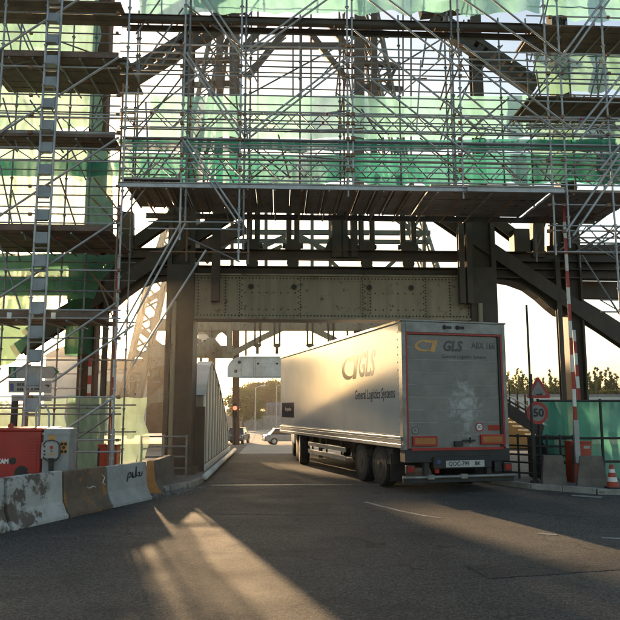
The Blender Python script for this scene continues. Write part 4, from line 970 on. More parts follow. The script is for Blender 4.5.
TH = R(13.15); lr = V((2.87, 16.0, 0)); tr.location = lr + V((math.cos(TH), math.sin(TH), 0)) * hx; tr.rotation_euler = (0, 0, TH)

# ---------------------------------------------------------------- concrete barriers
def jersey(p, q, h, m, label, rake=0.0, wb=.50):
    p = V(p); q = V(q); p.z = q.z = 0; d = (q - p); L = d.length; u = d.normalized(); n = V((-u.y, u.x, 0))
    if n.y < 0 and abs(n.y) > .3: n = -n
    prof = [(0, 0), (.0, .07), (.045, .1), (.145, .30), (.185, h), (.185 + .16, h), (.385, .30), (wb - .045, .1), (wb, .07), (wb, 0)]
    k = 10; vs = []
    for i in range(k + 1):
        for a, z in prof:
            w = noise.noise(V((p.x * 3 + i * .5, a * 5, z * 3))) * .008
            vs.append(p + u * ((L * i / k * .985) + (1 - 2 * i / k) * rake * z) + n * (a + w) + V((0, 0, z + (w if z > .2 else 0))))
    c = len(prof); b = MB(); b.add(vs, [(i * c + j, i * c + (j + 1) % c, (i + 1) * c + (j + 1) % c, (i + 1) * c + j) for i in range(k) for j in range(c)] + [tuple(range(c)), tuple(range(k * c, k * c + c))[::-1]])
    o = b.build('concrete_barrier', m, None, bevel=.012); o.data.name = 'concrete_barrier'
    tag(o, label, 'barrier', 'concrete road barriers')
    return o
j1 = jersey(gr(-42, 543), gr(11, 531.5), .80, 'conc_white', 'white concrete barrier cut by the left edge of the picture')
j2 = jersey(gr(14, 531), gr(69.5, 518.5), .82, 'conc_white', 'white concrete barrier with peeling paint in front of the red generator')
j3 = jersey(gr(70.5, 518.3), gr(113, 508.5), .80, 'conc_brown', 'brown and orange stained concrete barrier beside the grey cabinet')
j4 = jersey(gr(113.6, 508.2), gr(153, 499.5), .79, 'conc_grey', 'pale grey concrete barrier with black scrawl')
j5 = jersey(gr(158, 494.5) + V((.05, .1, 0)), gr(180, 483.5), .74, 'conc_dark', 'dark brown concrete barrier at the end of the left row')
# orange painted end face of the last barrier
def scrawl(parent, pts_list, m, w=.022):
    b = MB()
    for pts in pts_list:
        for a, c in zip(pts[:-1], pts[1:]): b.bar(V(a), V(c), w, .004, (0, 1, 0))
    b.build('graffiti', m, parent)
def jpt(p, q, s, z, h=.8):       # point on the sloping front face
    p = V(p); q = V(q); u = (q - p).normalized(); n = V((-u.y, u.x, 0)); n = n if n.y > 0 else -n
    a = .145 + .04 * (z - .3) / (h - .3) if z > .3 else .145 * z / .3
    r = p + (q - p) * s + n * (a - .012); r.z = z; return r
pa, pb = gr(113.6, 508.2), gr(153, 499.5)
J = lambda s, z: jpt(pa, pb, s, z)
scrawl(j4, [[J(.45, .44), J(.49, .60), J(.55, .62), J(.56, .54), J(.50, .52)], [J(.585, .50), J(.60, .62), J(.61, .50), J(.65, .52)], [J(.66, .50), J(.70, .72), J(.69, .52), J(.74, .54)], [J(.74, .58), J(.79, .60), J(.76, .51), J(.83, .53), J(.86, .6)]], 'black')
pa2, pb2 = gr(70.5, 518.3), gr(113, 508.5)
J2 = lambda s, z: jpt(pa2, pb2, s, z)
scrawl(j3, [[J2(.50, .47), J2(.55, .44), J2(.64, .47), J2(.70, .44)], [J2(.86, .66), J2(.93, .60), J2(.88, .50), J2(.95, .45)]], 'white_paint', .016)
u = (gr(180, 483.5) - gr(158, 494.5)).normalized(); n = V((-u.y, u.x, 0)); n = n if n.y > 0 else -n
p0 = gr(158, 494.5) + V((.05, .1, 0)) - u * .02
b = MB(); pr_ = [(0, 0.01), (.0, .07), (.045, .1), (.145, .30), (.185, .735), (.345, .735), (.385, .30), (.455, .1), (.5, .07), (.5, .01)]
b.add([p0 + n * a + V((0, 0, z)) for a, z in pr_] + [p0 + u * .014 + n * a + V((0, 0, z)) for a, z in pr_], [tuple(range(10)), tuple(range(10, 20))[::-1]] + [(i, (i + 1) % 10, 10 + (i + 1) % 10, 10 + i) for i in range(10)])
b.build('painted_end', 'orange_paint', j5)
jersey(gr(543, 490), gr(570, 490.5), .80, 'conc_dark', 'brown concrete barrier left of the right barrier box', .10)
jersey(gr(577, 492), gr(612, 493), .82, 'conc_dark', 'brown concrete barrier in front of the right barrier box', .16)

# ---------------------------------------------------------------- generator and cabinet behind the left barriers
GY = 14.1
gx1 = at(40.5, 455, GY).x; gx0 = gx1 - 2.3; gzt = at(20, 430.5, GY).z
gen = thing('generator', 'red generator with louvred side and white lettering behind the barriers', 'generator', ((gx0 + gx1) / 2, GY + .5, 0))
gb = MB().box(gx0, gx1, GY, GY + 1.15, .42, gzt).build('housing', 'red_paint', gen, bevel=.03)
MB().box(gx0 - .03, gx1 + .03, GY - .03, GY + 1.18, gzt - .01, gzt + .05).build('lid', 'red_paint', gen, bevel=.015)
for k in range(16): MB().box(gx1 - .23, gx1 - .07, GY - .018, GY + .01, gzt - .17 - k * .058, gzt - .14 - k * .058).build('louvre', 'red_paint', gb)
text('lettering', 'EXAM', .125, 'sign_white', gb, (gx1 - .75, GY - .004, at(5, 461.5, GY).z), RT, 0, .006, .85)
disc('filler_cap', 'black', gb, gx1 - .53, GY, at(14, 461, GY).z, .07); disc('exhaust_port', 'black', gb, gx1 - .35, GY, at(23, 473, GY).z, .12); disc('port_ring', 'truck_dark', gb, gx1 - .35, GY, at(23, 473, GY).z, .14, .115)
for x in (gx0 + .6, gx1 - .6):
    for y in (GY + .2, GY + .95): MB().lathe([(.12, -.09), (.3, -.08), (.3, .08), (.12, .09)], 18, (x, y, .3), 'y').build('wheel', 'rubber', gen)
MB().box(gx0 + .1, gx1 - .1, GY + .1, GY + 1.05, .3, .43).build('frame', 'truck_dark', gen)
disc('cap_knob', 'sign_red', gen, at(5, 428, GY).x, GY + .3, gzt + .08, .06)
CY = 14.02
cx0, cx1 = at(42.5, 450, CY).x, at(69, 450, CY).x; czt = at(55, 428.5, CY).z
cb = thing('electric_cabinet', 'grey sheet metal cabinet with control box and orange stickers', 'cabinet', ((cx0 + cx1) / 2, CY + .2, 0))
hb = MB().box(cx0, cx1, CY, CY + .5, .05, czt).build('housing', 'cab_grey', cb, bevel=.02)
MB().box(cx0 - .015, cx1 + .015, CY - .015, CY + .515, czt - .12, czt - .08).build('trim', 'cab_grey', hb)
bx = MB().box(at(43, 450, CY).x, at(60, 450, CY).x, CY - .12, CY - .001, at(50, 458.5, CY).z, at(50, 442, CY).z).build('control_box', 'sign_grey', hb, bevel=.015)
for px, py, r, m in ((51.5, 447.5, .035, 'sign_red'), (51.5, 454, .03, 'orange_sticker'), (44.5, 446.5, .02, 'black'), (44.5, 451, .02, 'black'), (44.5, 454.5, .02, 'black'), (51.5, 451, .018, 'sign_green')):
    p = at(px, py, CY - .12); disc('button', m, bx, p.x, CY - .121, p.z, r)
for (a, y0, c, y1) in ((49, 440.5, 55, 435), (60.5, 454, 67, 441.5)):
    q = MB().box(at(a, y0, CY).x, at(c, y0, CY).x, CY - .003, CY, at(a, y0, CY).z, at(a, y1, CY).z).build('sticker', 'orange_sticker', hb)
for px, py in ((62, 444), (65.5, 444), (63.8, 447.5), (62, 451.5), (65.5, 451.5)):
    p = at(px, py, CY); disc('socket', 'black', hb, p.x, CY - .004, p.z, .03)
b = MB(); pts = [at(x, y, CY - .14) for x, y in ((43, 445), (46, 441), (52, 440), (57, 441.5), (60, 446), (60, 455), (56, 460.5), (52, 461.5), (47, 461), (43, 457))]
for a, c in zip(pts[:-1], pts[1:]): b.cyl(a, c, .011, 6)
b.cyl(at(51, 458, CY - .1), at(51, 478, CY - .1), .05, 8)
b.build('cable', 'black', hb)
b = MB(); pts = [at(x, y, CY + .1) for x, y in ((36, 428), (36, 412), (39, 406), (43, 404.5), (47, 407), (49, 413), (49, 428))]      # hooped handle over the cabinet
for a, c in zip(pts[:-1], pts[1:]): b.cyl(a, c, .018, 8)
b.build('lifting_hoop', 'galv', cb)
# ---------------------------------------------------------------- direction signs on a mast
SY = 17.4
sp = thing('direction_sign', 'grey direction sign post with stacked arrow boards behind the generator', 'road sign', (at(14, 430, SY).x, SY, .1))
for px, m, w in ((13, 'truck_dark', .17), (23, 'truck_dark', .10), (26, 'rusty_tube', .06)):
    x = at(px, 410, SY).x; seg('post', (x, SY + .1, .12), (x, SY + .1, at(px, 400 if w > .1 else 364, SY).z), w / 2, m, sp)
def board(parent, pts, m, d=.03):
    q = [at(x, y, SY) for x, y in pts]; return MB().prism([(p.x, p.z) for p in q], 'y', SY - .02 - d, SY - .02).build('arrow_board', m, parent, bevel=.006)
b1 = board(sp, [(9, 366.5), (54, 366.5), (60, 372), (54, 378.5), (9, 378.5)], 'sign_grey')
board(b1, [(9.4, 367), (17, 367), (17, 378), (9.4, 378)], 'sign_green', .034); board(b1, [(53.5, 367), (59.6, 372), (53.5, 378), (56.5, 372)], 'sign_green', .034)
board(b1, [(12.4, 368), (14, 368), (15.6, 377), (10.8, 377)], 'sign_grey', .038)
b2 = board(sp, [(9, 380.5), (52, 380.5), (52, 393), (9, 393)], 'sign_grey')
board(b2, [(10.5, 383.5), (14.5, 383.5), (14.5, 391), (10.5, 391)], 'sign_blue', .034)
board(b2, [(46, 384.6), (48.2, 384.6), (50.5, 385.2), (48.2, 388.5), (48.2, 386), (46, 386)], 'black', .034)
for y, xs_ in ((384.5, (17, 19.5, 22, 24.5, 31, 33.5, 36, 38.5)), (389.5, (17, 19.5, 21.5, 24.5, 27, 31, 34, 36, 38))):      # small dark lettering, too blurred to read
    bb = MB()
    for x in xs_:
        p = at(x, y, SY - .055); bb.box(p.x, p.x + .045, p.y, p.y + .002, p.z - .035, p.z + .035)
    bb.build('lettering', 'logo_grey', b2)
b3 = board(sp, [(12, 395), (52, 395), (52, 401), (12, 401)], 'sign_grey'); board(sp, [(30, 403), (42, 403), (42, 408), (30, 408)], 'orange_sticker')

# ---------------------------------------------------------------- raised road barriers
def gate(name, label, bx0, bx1, by0, by1, Y, foot, tip, n, red0=True, bm='gate_red'):
    c = at((bx0 + bx1) / 2, by1, Y); t = thing('road_barrier', label, 'barrier gate', (c.x, Y, .12))
    x0, x1 = at(bx0, by0, Y).x, at(bx1, by0, Y).x; zt = at(bx0, by0, Y).z
    hb = MB().box(x0, x1, Y, Y + .42, .12, zt).build('cabinet', bm, t, bevel=.02)
    MB().box(x0 - .02, x1 + .02, Y - .02, Y + .44, zt, zt + .04).build('lid', bm, t, bevel=.01)
    MB().box(x0 + (x1 - x0) * .62, x0 + (x1 - x0) * .92, Y - .004, Y, zt - .14, zt - .07).build('name_plate', 'sign_grey', hb)
    MB().box(x0, x0 + .05, Y - .006, Y, .15, zt - .05).build('edge_strip', 'truck_dark', hb)
    f = at(*foot, Y - .08); p = at(*tip, Y - .08); d = (p - f)
    MB().bar(f - d * .06, f + d * .10, .13, .08).build('arm_bracket', 'sign_grey', t, bevel=.01)
    for k in range(n):
        a, e = f + d * (.02 + .98 * k / n), f + d * (.02 + .98 * (k + 1) / n)
        beam('arm_stripe', a, e, .085 - .02 * k / n, .05, 'sign_red' if (k % 2 == 0) == red0 else 'white_paint', t)
    return t
gate('road_barrier', 'raised red and white barrier arm at the red box on the right', 571, 591, 443, 480, 17.2, (577, 447), (562.5, 190), 15, False)
gate('road_barrier', 'raised red and white barrier arm at the orange box on the left', 98, 117, 446, 480, 18.3, (111.5, 455), (119.5, 205), 14, False)
# second, smaller pole far left and right
def pole(label, x0, y0, x1, y1, Y, n):
    t = thing('striped_pole', label, 'barrier pole', at(x0, y0, Y)); a, c = at(x0, y0, Y), at(x1, y1, Y)
    for k in range(n): beam('stripe', a.lerp(c, k / n), a.lerp(c, (k + 1) / n), .09, .05, 'sign_red' if k % 2 == 0 else 'white_paint', t)
pole('short red and white pole leaning on the rusty left column', 88.5, 402, 90.5, 358, 19.6, 5)
pole('red and white pole standing behind the right barrier arm', 579, 400, 573.5, 330, 19.4, 6)

# ---------------------------------------------------------------- road signs on the right
SR = 17.6
rs = thing('road_sign', 'triangular warning sign above a round speed limit sign on a dark post', 'road sign', (at(536, 480, SR).x, SR, .12))
seg('post', (at(536, 480, SR).x, SR + .03, .12), (at(536, 480, SR).x, SR + .03, at(537, 374, SR).z), .04, 'truck_dark', rs)
def tri(cx, cy, r, Y, m, name, parent, d):
    c = at(cx, cy, Y); return MB().prism([(c.x + r * math.cos(R(90 + 120 * k + dd)), c.z + r * math.sin(R(90 + 120 * k + dd))) for k in range(3) for dd in (-5, 5)], 'y', Y - d, Y - d + .012).build(name, m, parent)
tb = tri(538, 390.5, .34, SR, 'sign_red', 'triangle', rs, .02); tri(538, 390.5, .215, SR, 'sign_dim', 'white_field', tb, .026)
c = at(538, 394, SR); MB().prism([(c.x - .06, c.z - .03), (c.x + .09, c.z - .03), (c.x + .10, c.z + .035), (c.x + .05, c.z + .0), (c.x - .06, c.z - .005)], 'y', SR - .03, SR - .027).build('pictogram', 'black', tb)
c = at(537, 413, SR); rd = disc('round_plate', 'sign_dim', rs, c.x, SR - .02, c.z, .275); disc('ring', 'sign_red', rd, c.x, SR - .023, c.z, .285, .205); text('numeral', '50', .28, 'black', rd, (c.x + .03, SR - .03, c.z), RT, 0, .008)
# slim lamp pole seen against the sky
lp_ = thing('lamp_pole', 'slim bare pole standing against the sky right of the lorry', 'pole', (at(534, 470, 17.3).x, 17.3, .12))
b = MB().cyl((at(534, 470, 17.3).x, 17.3, .12), (at(534, 470, 17.3).x, 17.3, at(533, 305, 17.3).z), .034, 12, .028); b.build('shaft', 'truck_dark', lp_, smooth=False); MB().lathe([(.12, 0), (.12, .03), (.07, .06)], 12, (at(534, 470, 17.3).x, 17.3, .12)).build('base', 'truck_dark', lp_)
# ---------------------------------------------------------------- railings
def railing(label, pts, zs, posts, m='galv_dark', r=.025, mesh=False):
    pts = [V(p) for p in pts]; t = thing('railing', label, 'railing', pts[0])
    for a, c in zip(pts[:-1], pts[1:]):
        for z in zs: seg('rail', a + V((0, 0, z)), c + V((0, 0, z)), r, m, t)
        for k in range(posts + 1):
            p = a.lerp(c, k / posts); seg('post', p, p + V((0, 0, zs[-1] + .05)), r * 1.2, m, t)
    return t
railing('grey tube railing beside the left bridge column', [V((at(140, 470, 18.9).x, 18.9, .12)), V((at(186, 470, 18.9).x, 18.9, .12))], (.25, .55, .82, 1.08), 2)
railing('dark tube railing between the lorry and the sign post', [V((5.75, 19.0, .12)), V((at(535, 470, 18.0).x, 18.0, .12)), V((at(575, 470, 17.8).x, 17.8, .12))], (.15, .42, .62, .85, 1.1), 3, 'truck_dark')
railing('long tube railing carrying the green screen on the right', [V((at(541, 470, 18.0).x, 18.0, .12)), V((13.5, 18.05, .12))], (.45, 1.05, 2.02), 4, 'truck_dark', .03)
MB_ = MB().box(at(531, 440, 18.6).x, at(553, 440, 18.6).x, 18.5, 18.9, .12, at(540, 437, 18.6).z)
tag(MB_.build('switch_box', 'truck_dark', None, bevel=.02), 'black metal box standing behind the sign post', 'box')
# traffic cone
cn = thing('traffic_cone', 'small red and white traffic cone at the right edge', 'cone', (at(613, 490, 15.9).x, 15.9, .12))
cx, cy = cn.location.x, 15.9
MB().box(cx - .15, cx + .15, cy - .15, cy + .15, .125, .16).build('base', 'black', cn, bevel=.015)
for z0, z1, m in ((.16, .28, 'gate_red'), (.28, .38, 'white_paint'), (.38, .48, 'gate_red'), (.48, .56, 'white_paint'), (.56, .66, 'gate_red')):
    rr = lambda z: .115 * (1 - (z - .16) / .62) + .018
    MB().cyl((cx, cy, z0), (cx, cy, z1), rr(z0), 16, rr(z1)).build('band', m, cn)

# ---------------------------------------------------------------- far side: traffic, trees, buildings
def car(label, loc, rz, paint, group='cars at the far junction'):
    t = thing('car', label, 'car', (0, 0, 0), group)
    prof = [(-2.1, .32), (-2.12, .62), (-2.02, .88), (-1.35, .95), (1.0, .92), (1.85, .78), (2.1, .62), (2.12, .32)]
    MB().prism(prof, 'x', -.86, .86).build('body', paint, t, bevel=.07)
    cb = MB(); lo = [(-1.65, .94), (.95, .92)]; hi = [(-1.15, 1.42), (.25, 1.43)]
    cb.add([(-.78, lo[0][0], lo[0][1]), (.78, lo[0][0], lo[0][1]), (.78, lo[1][0], lo[1][1]), (-.78, lo[1][0], lo[1][1]), (-.6, hi[0][0], hi[0][1]), (.6, hi[0][0], hi[0][1]), (.6, hi[1][0], hi[1][1]), (-.6, hi[1][0], hi[1][1])],
           [(3, 2, 1, 0), (4, 5, 6, 7), (0, 1, 5, 4), (1, 2, 6, 5), (2, 3, 7, 6), (3, 0, 4, 7)])
    cb.build('windows', 'car_glass', t, bevel=.04)
    MB().box(-.63, .63, -1.22, .3, 1.40, 1.46).build('roof', paint, t, bevel=.03)
    for s in (-1, 1):
        for y in (-1.3, 1.35):
            w = MB().lathe([(.2, -.1), (.31, -.1), (.32, 0), (.31, .1), (.2, .1)], 18, (s * .79, y, .32), 'x').build('wheel', 'rubber', t)
            MB().lathe([(.2, s * .08), (.19, s * .105), (.05, s * .11)], 14, (s * .79, y, .32), 'x').build('rim', 'alu', w)
        MB().box(s * .68 - .13, s * .68 + .13, -2.14, -2.06, .62, .8).build('tail_lamp', 'lens_red', t)
        MB().box(s * .62 - .16, s * .62 + .16, 2.04, 2.14, .58, .72).build('headlamp', 'sign_white', t)
        MB().bar((s * .78, -1.6, .95), (s * .6, -1.15, 1.43), .06, .06).build('pillar', paint, t)
        MB().bar((s * .78, .9, .93), (s * .6, .25, 1.43), .06, .06).build('pillar', paint, t)
        MB().box(min(s * .86, s * 1.0), max(s * .86, s * 1.0), .55, .65, .92, 1.05).build('mirror', paint, t)
    MB().box(-.85, .85, -2.17, -2.05, .34, .5).build('bumper', 'black', t); MB().box(-.26, .26, -2.185, -2.165, .52, .63).build('number_plate', 'sign_white', t)
    t.location = loc; t.rotation_euler = (0, 0, rz)
    return t
p = at(284, 440, 64); car('silver car turning past the front of the lorry', (p.x + .25, 64, gz(64)), R(-80), 'silver_car')
p = at(236, 440, 66); car('dark car coming towards the bridge at the junction', (p.x + .1, 66, gz(66)), R(172), 'dark_car')
# traffic light just past the white girder
tl = thing('traffic_light', 'traffic light showing red beyond the white girder', 'traffic light', (at(234.6, 440, 46).x, 46, 0))
x = at(235, 410, 46).x
seg('post', (x, 46.05, gz(46)), (x, 46.05, at(235, 403, 46).z), .06, 'truck_dark', tl)
hd = MB().box(x - .15, x + .17, 45.82, 46.02, at(235, 417, 46).z, at(235, 404, 46).z).build('signal_head', 'black', tl, bevel=.03)
for k, m in enumerate(('lamp_red', 'truck_dark', 'truck_dark')):
    z = at(235, 408, 46).z - k * .27; disc('lamp', m, hd, x + .01, 45.815, z, .13); MB().lathe([(.15, -.10), (.14, -.10), (.14, 0), (.15, 0)], 14, (x + .01, 45.82, z), 'y', False).build('visor', 'black', hd)
def street_lamp(label, px, Y, top):
    x = at(px, 400, Y).x; t = thing('street_lamp', label, 'street lamp', (x, Y, gz(Y)), 'street lamps at the junction'); zt = at(px, top, Y).z
    MB().cyl((x, Y, gz(Y)), (x, Y, zt), .13, 10, .08).build('post', 'galv', t)
    MB().bar((x, Y, zt), (x + .9, Y, zt + .25), .09, .09).build('arm', 'galv', t); MB().box(x + .7, x + 1.5, Y - .2, Y + .2, zt + .18, zt + .36).build('lantern', 'sign_white', t, bevel=.06)
street_lamp('left of two street lamps in front of the far trees', 255.5, 105, 387.5); street_lamp('right of two street lamps in front of the far trees', 276.5, 105, 386)
# low wall, bus and sheds at the far junction
def lowwall(label, px0, px1, Y, zt, m='conc_grey', th=.4):
    t = thing('low_wall', label, 'wall', (at((px0 + px1) / 2, 410, Y).x, Y, gz(Y))); x0, x1 = at(px0, 410, Y).x, at(px1, 410, Y).x; n = max(1, round((x1 - x0) / 3.0)); s = (x1 - x0) / n
    for k in range(n): MB().box(x0 + s * k + .02, x0 + s * (k + 1) - .02, Y, Y + th, gz(Y) - .1, zt).build('wall_panel', m, t, bevel=.03)
lowwall('low grey wall beyond the far junction', 225, 300, 117, .95)
b = MB(); 
for i in range(41):
    x = -60 + 3 * i
    for j, (y, z) in enumerate(((126, -1.25), (130, .2), (136, 1.2), (150, 1.6), (175, 1.0))): b.v.append((x, y + 2 * math.sin(i), z + .5 * noise.noise(V((i * .4, j, 0)))))
b.f = [(i * 5 + j, (i + 1) * 5 + j, (i + 1) * 5 + j + 1, i * 5 + j + 1) for i in range(40) for j in range(4)]
tag(b.build('grass_bank', 'grass', None, smooth=True), 'dry grass bank behind the far junction', 'bank', kind='structure')
def bus(label, px0, px1, Y, z0, z1):
    x0, x1 = at(px0, 405, Y).x, at(px1, 405, Y).x; t = thing('bus', label, 'bus', ((x0 + x1) / 2, Y, z0))
    MB().box(x0, x1, Y, Y + 2.4, z0 + .35, z1).build('body', 'bus_blue', t, bevel=.1); n = 5
    for k in range(n): MB().box(x0 + .3 + (x1 - x0 - .5) * k / n, x0 + .1 + (x1 - x0 - .5) * (k + 1) / n, Y - .02, Y + .02, z0 + 1.3, z1 - .5).build('window', 'car_glass', t)
    for xw in (x0 + 1.2, x1 - 1.4): MB().lathe([(.2, -.1), (.45, -.1), (.45, .15), (.2, .15)], 16, (xw, Y, z0 + .45), 'y').build('wheel', 'rubber', t)
bus('dark blue bus parked below the far trees', 266.5, 281, 122, -1.2 + 0, 3.2)
p = at(252, 407, 120); car('pale car parked under the big far tree', (p.x - 1.8, 121, .2), R(88), 'silver_car', 'cars at the far junction')

# trees
def tree(label, px, Y, top_py, w, kind, seed, leaf, shape='round', nleaf=1500, base=None):
    r = random.Random(seed); x = at(px, 395, Y).x; z0 = base if base is not None else gz(Y); zt = at(px, top_py, Y).z; h = zt - z0
    t = thing('tree', label, 'tree', (x, Y, z0), 'background trees'); b = MB()
    b.cyl((x, Y, z0 - .3), (x + .1, Y, z0 + h * .45), .03 * h + .05, 8, .018 * h); b.cyl((x + .1, Y, z0 + h * .45), (x, Y, z0 + h * .93), .018 * h, 7, .03)
    cl = []
    if shape == 'round':
        for k in range(16):
            a = r.uniform(0, 6.28); q = r.random() ** .6; zz = z0 + h * r.uniform(.30, .88); k2 = 1 - abs((zz - z0) / h - .55) * 1.1
            cl.append((V((x + math.cos(a) * q * w / 2 * k2, Y + math.sin(a) * q * w / 2 * k2, zz)), w * r.uniform(.14, .24)))
        cl.append((V((x, Y, z0 + h * .9)), w * .16))
    else:
        for k in range(13):
            zz = z0 + h * (.16 + .80 * k / 12); q = w * .24 * (1.1 - .75 * k / 12)
            cl.append((V((x + r.uniform(-q, q), Y + r.uniform(-q, q), zz)), max(.22, w * .34 * (1.05 - .85 * k / 12))))
    for c, rad in cl[:10]: b.cyl((x, Y, z0 + h * .35 + .25 * (c.z - z0 - h * .35)), c, .05 + .006 * h, 5, .02)
    b.build('trunk', 'bark', t)
    v = []; f = []; tot = sum(q * q for _, q in cl)
    for c, rad in cl:
        for k in range(int(nleaf * rad * rad / tot)):
            d = V((r.gauss(0, 1), r.gauss(0, 1), r.gauss(0, 1))).normalized() * rad * (r.random() ** .45)
            if shape == 'round': d.z *= .8
            else: d.z *= 1.5
            s = r.uniform(.10, .24); q = Quaternion((r.gauss(0, 1), r.gauss(0, 1), r.gauss(0, 1), r.gauss(0, 1))).normalized()
            n = len(v); o = c + d
            for e in ((-s, -s * .6, 0), (s * .8, -s * .5, .03), (s, s * .6, 0), (-s * .7, s * .5, .05)): v.append((o + q @ V(e))[:])
            f.append((n, n + 1, n + 2, n + 3))
    m = MB(); m.v = v; m.f = f
    o = bpy.data.objects.new('crown', bpy.data.meshes.new('crown')); o.data.from_pydata(v, [], f); o.data.materials.append(MATS[leaf]); put(o, t)
cols = ('olive', 'green', 'autumn')
tree('big round green tree beyond the traffic light', 243, 112, 388, 6.5, 0, 1, 'leaf_green', nleaf=5000)
specs = [(249, 150, 384, 9), (258, 138, 385, 8), (266, 155, 383.5, 10), (274, 142, 382, 8), (282, 150, 380, 9)]
for i, (px, Y, tp, w) in enumerate(specs):
    tree(('olive tree behind the big green one', 'autumn tinted tree', 'broad autumn tree', 'olive tree', 'autumn tree beside the lorry')[i] + ' in the far row, ' + ('first', 'second', 'third', 'fourth', 'fifth')[i] + ' from the left',
         px, Y, tp, w, 0, 20 + i, ('leaf_olive', 'leaf_autumn', 'leaf_autumn')[i % 3], nleaf=4500, base=1.0)
for i, (px, Y, tp, w, sh) in enumerate(((503, 118, 378, 5, 'p'), (509, 125, 371, 4, 'p'), (514, 120, 375, 5, 'p'), (519, 128, 367.5, 3.4, 'p'), (523.5, 124, 370, 3.4, 'p'), (529, 120, 377, 5, 'p'), (536, 126, 379, 6, 'p'), (543, 122, 378, 5, 'p'), (551, 125, 368.5, 2.6, 'p'),
                                     (556, 120, 377, 5, 'p'), (562, 124, 380, 5, 'p'), (570, 124, 381, 6, 'r'), (590, 122, 372, 4, 'p'), (596, 126, 366, 3.2, 'p'), (601, 124, 367, 3, 'p'), (606, 122, 368.5, 3.2, 'p'), (611, 126, 366.5, 3, 'p'), (617, 122, 372, 4, 'p'), (624, 122, 374, 5, 'p'))):
    tree(('leafy poplar right of the lorry, number ' if px < 570 else 'slender poplar behind the right column, number ') + ('one', 'two', 'three', 'four', 'five', 'six', 'seven', 'eight', 'nine', 'ten', 'eleven', 'twelve', 'thirteen', 'fourteen', 'fifteen', 'sixteen', 'seventeen', 'eighteen', 'nineteen')[i] + ' from the left',
         px, Y, tp, w, 1, 60 + i, ('leaf_green', 'leaf_olive')[i % 2], 'poplar' if sh == 'p' else 'round', 2600, base=-1.2)
# hedge mass under the poplars and along the left, read as one band of green
r = random.Random(5); v = []; f = []
for k in range(40000):
    px = r.uniform(496, 650) if k % 6 else r.uniform(-40, 200)
    Y = r.uniform(112, 122); x = at(px, 400, Y).x; zmax = (4.9 if px > 400 else 2.6) + 1.6 * noise.noise(V((x * .25, 0, 0))) + 1.0 * noise.noise(V((x * .9, 3, 0)))
    o = V((x, Y, -1.2 + r.random() ** .7 * (zmax + 1.2))); q = Quaternion((r.gauss(0, 1), r.gauss(0, 1), r.gauss(0, 1), r.gauss(0, 1))).normalized(); s = r.uniform(.15, .34); n = len(v)
    for e in ((-s, -s * .6, 0), (s, -s * .5, .03), (s, s * .6, 0), (-s * .7, s * .5, .05)): v.append((o + q @ V(e))[:])
    f.append((n, n + 1, n + 2, n + 3))
me = bpy.data.meshes.new('hedge'); me.from_pydata(v, [], f); me.materials.append(MATS['leaf_olive']); o = bpy.data.objects.new('hedge', me); C.objects.link(o); tag(o, 'dense olive undergrowth below the far tree rows', 'hedge', kind='stuff')

# buildings on the left, beyond the bridge
def shed(name, label, cat, px0, px1, py_top, Y, dep, m, z0=None, roof=None, wins=0):
    x0, x1 = at(px0, 390, Y).x, at(px1, 390, Y).x; zt = at((px0 + px1) / 2, py_top, Y).z; z0 = gz(Y) if z0 is None else z0
    t = thing(name, label, cat, ((x0 + x1) / 2, Y, z0)); MB().box(x0, x1, Y, Y + dep, z0 - .1, zt).build('wall', m, t, bevel=.03)
    if roof == 'vault':
        n = 14; pts = [(x0 - .2 + (x1 - x0 + .4) * i / n, zt + .9 * math.sin(math.pi * i / n)) for i in range(n + 1)]; MB().prism(pts, 'y', Y - .2, Y + dep + .2).build('roof', 'roof_grey', t)
    else: MB().box(x0 - .15, x1 + .15, Y - .15, Y + dep + .15, zt, zt + .3).build('parapet', 'roof_grey' if roof != 'brick' else 'brick', t)
    for k in range(wins):
        xa = x0 + (x1 - x0) * (k + .25) / wins; xb = x0 + (x1 - x0) * (k + .75) / wins; w = MB().box(xa, xb, Y - .04, Y + .02, zt - 1.7, zt - .6).build('window', 'car_glass', t); MB().box(xa - .05, xb + .05, Y - .09, Y - .0, zt - 1.8, zt - 1.7).build('sill', 'kerb', w)
    return t, x0, x1, zt
t, x0, x1, zt = shed('white_shed', 'white shed with vaulted roof behind the direction sign', 'shed', 44, 90, 357, 58, 9, 'render_white', 0, 'vault', 0)
for z in (2.2, 3.6, 4.8): MB().box(x0 - .02, x1 + .02, 57.94, 57.99, z, z + .12).build('wall_band', 'roof_grey', t)
MB().box(x0 + 1.6, x0 + 2.9, 57.95, 58.0, 0, 2.1).build('door', 'cab_grey', t)
shed('brick_building', 'long low brown building lit by the sun behind the left barrier', 'building', 88, 175, 362, 62, 10, 'brick', 0, 'brick', 7)
shed('port_shed', 'pale flat roofed shed below the brown building', 'shed', 86, 140, 374, 56, 3, 'render_white', 0, None, 4)
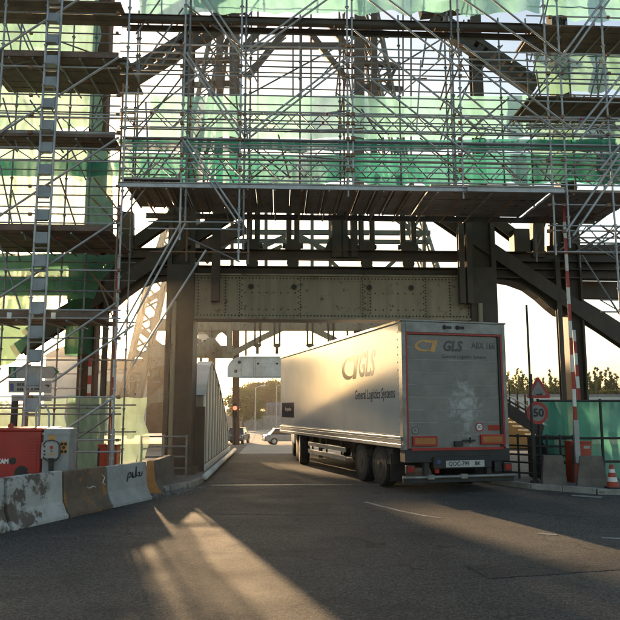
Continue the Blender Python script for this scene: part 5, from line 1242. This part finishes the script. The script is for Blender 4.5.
# control cabin glimpsed through the near portal
t, x0, x1, zt = shed('control_cabin', 'small control cabin seen between the near column and white girder', 'cabin', 196.5, 211, 334, 75, 4, 'render_white', at(200, 353, 75).z, None, 3)
for x in (x0 + .3, x1 - .3): seg('stilt', (x, 76, gz(75)), (x, 76, at(200, 353, 75).z), .18, 'bridge_dark', t)
# stairs and ramp beyond the right railing
rp = thing('ramp', 'dark inclined stair rail beyond the right railing', 'ramp', (at(520, 430, 26).x, 26, .1))
beam('stringer', at(498, 404, 26), at(552, 437, 26), .42, .3, 'truck_dark', rp)
for k in range(4): seg('hand_rail', at(498, 392 + 4.5 * k - 2, 26), at(548, 418 + 5 * k, 26), .035, 'white_paint' if k % 2 == 0 else 'truck_dark', rp)
for k in range(6): p = at(502 + 8 * k, 406 + 5 * k, 26); seg('stanchion', p, p + V((0, 0, 1.0)), .035, 'truck_dark', rp)
for k in range(7): p = at(500 + 6.5 * k, 409 + 4.2 * k, 26.4); MB().box(p.x - .2, p.x + .2, 26.2, 27.4, p.z - .05, p.z).build('tread', 'galv_dark', rp)
b = MB(); b.prism([(at(496, 440, 34).x, .0), (at(496, 440, 34).x, at(500, 405, 34).z), (at(522, 440, 34).x, at(500, 414, 34).z), (at(540, 440, 34).x, .4), (at(545, 440, 34).x, 0)], 'y', 34, 37)
tag(b.build('sand_heap', 'orange_paint', None, bevel=.2), 'heap of orange sand behind the stair rail on the right', 'sand heap')
shed('quay_shed', 'long pale quay shed along the horizon on the right', 'shed', 495, 700, 396.5, 95, 6, 'render_white', -1.2, None, 24)

# ---------------------------------------------------------------- evening haze over the dock
m = bpy.data.materials.new('haze'); m.use_nodes = True; nt = m.node_tree
for n in list(nt.nodes): nt.nodes.remove(n)
out = nd(nt, 'ShaderNodeOutputMaterial'); pv = nd(nt, 'ShaderNodeVolumePrincipled'); pv.inputs['Density'].default_value = HAZE; pv.inputs['Anisotropy'].default_value = .9; pv.inputs['Color'].default_value = (.97, .95, .92, 1)
nt.links.new(pv.outputs[0], out.inputs['Volume']); MATS['haze'] = m
o = MB().box(-3000, 3000, -100, 3000, -2.5, 40).build('haze', 'haze'); tag(o, 'thin warm evening haze in the low sun', 'haze', kind='stuff')
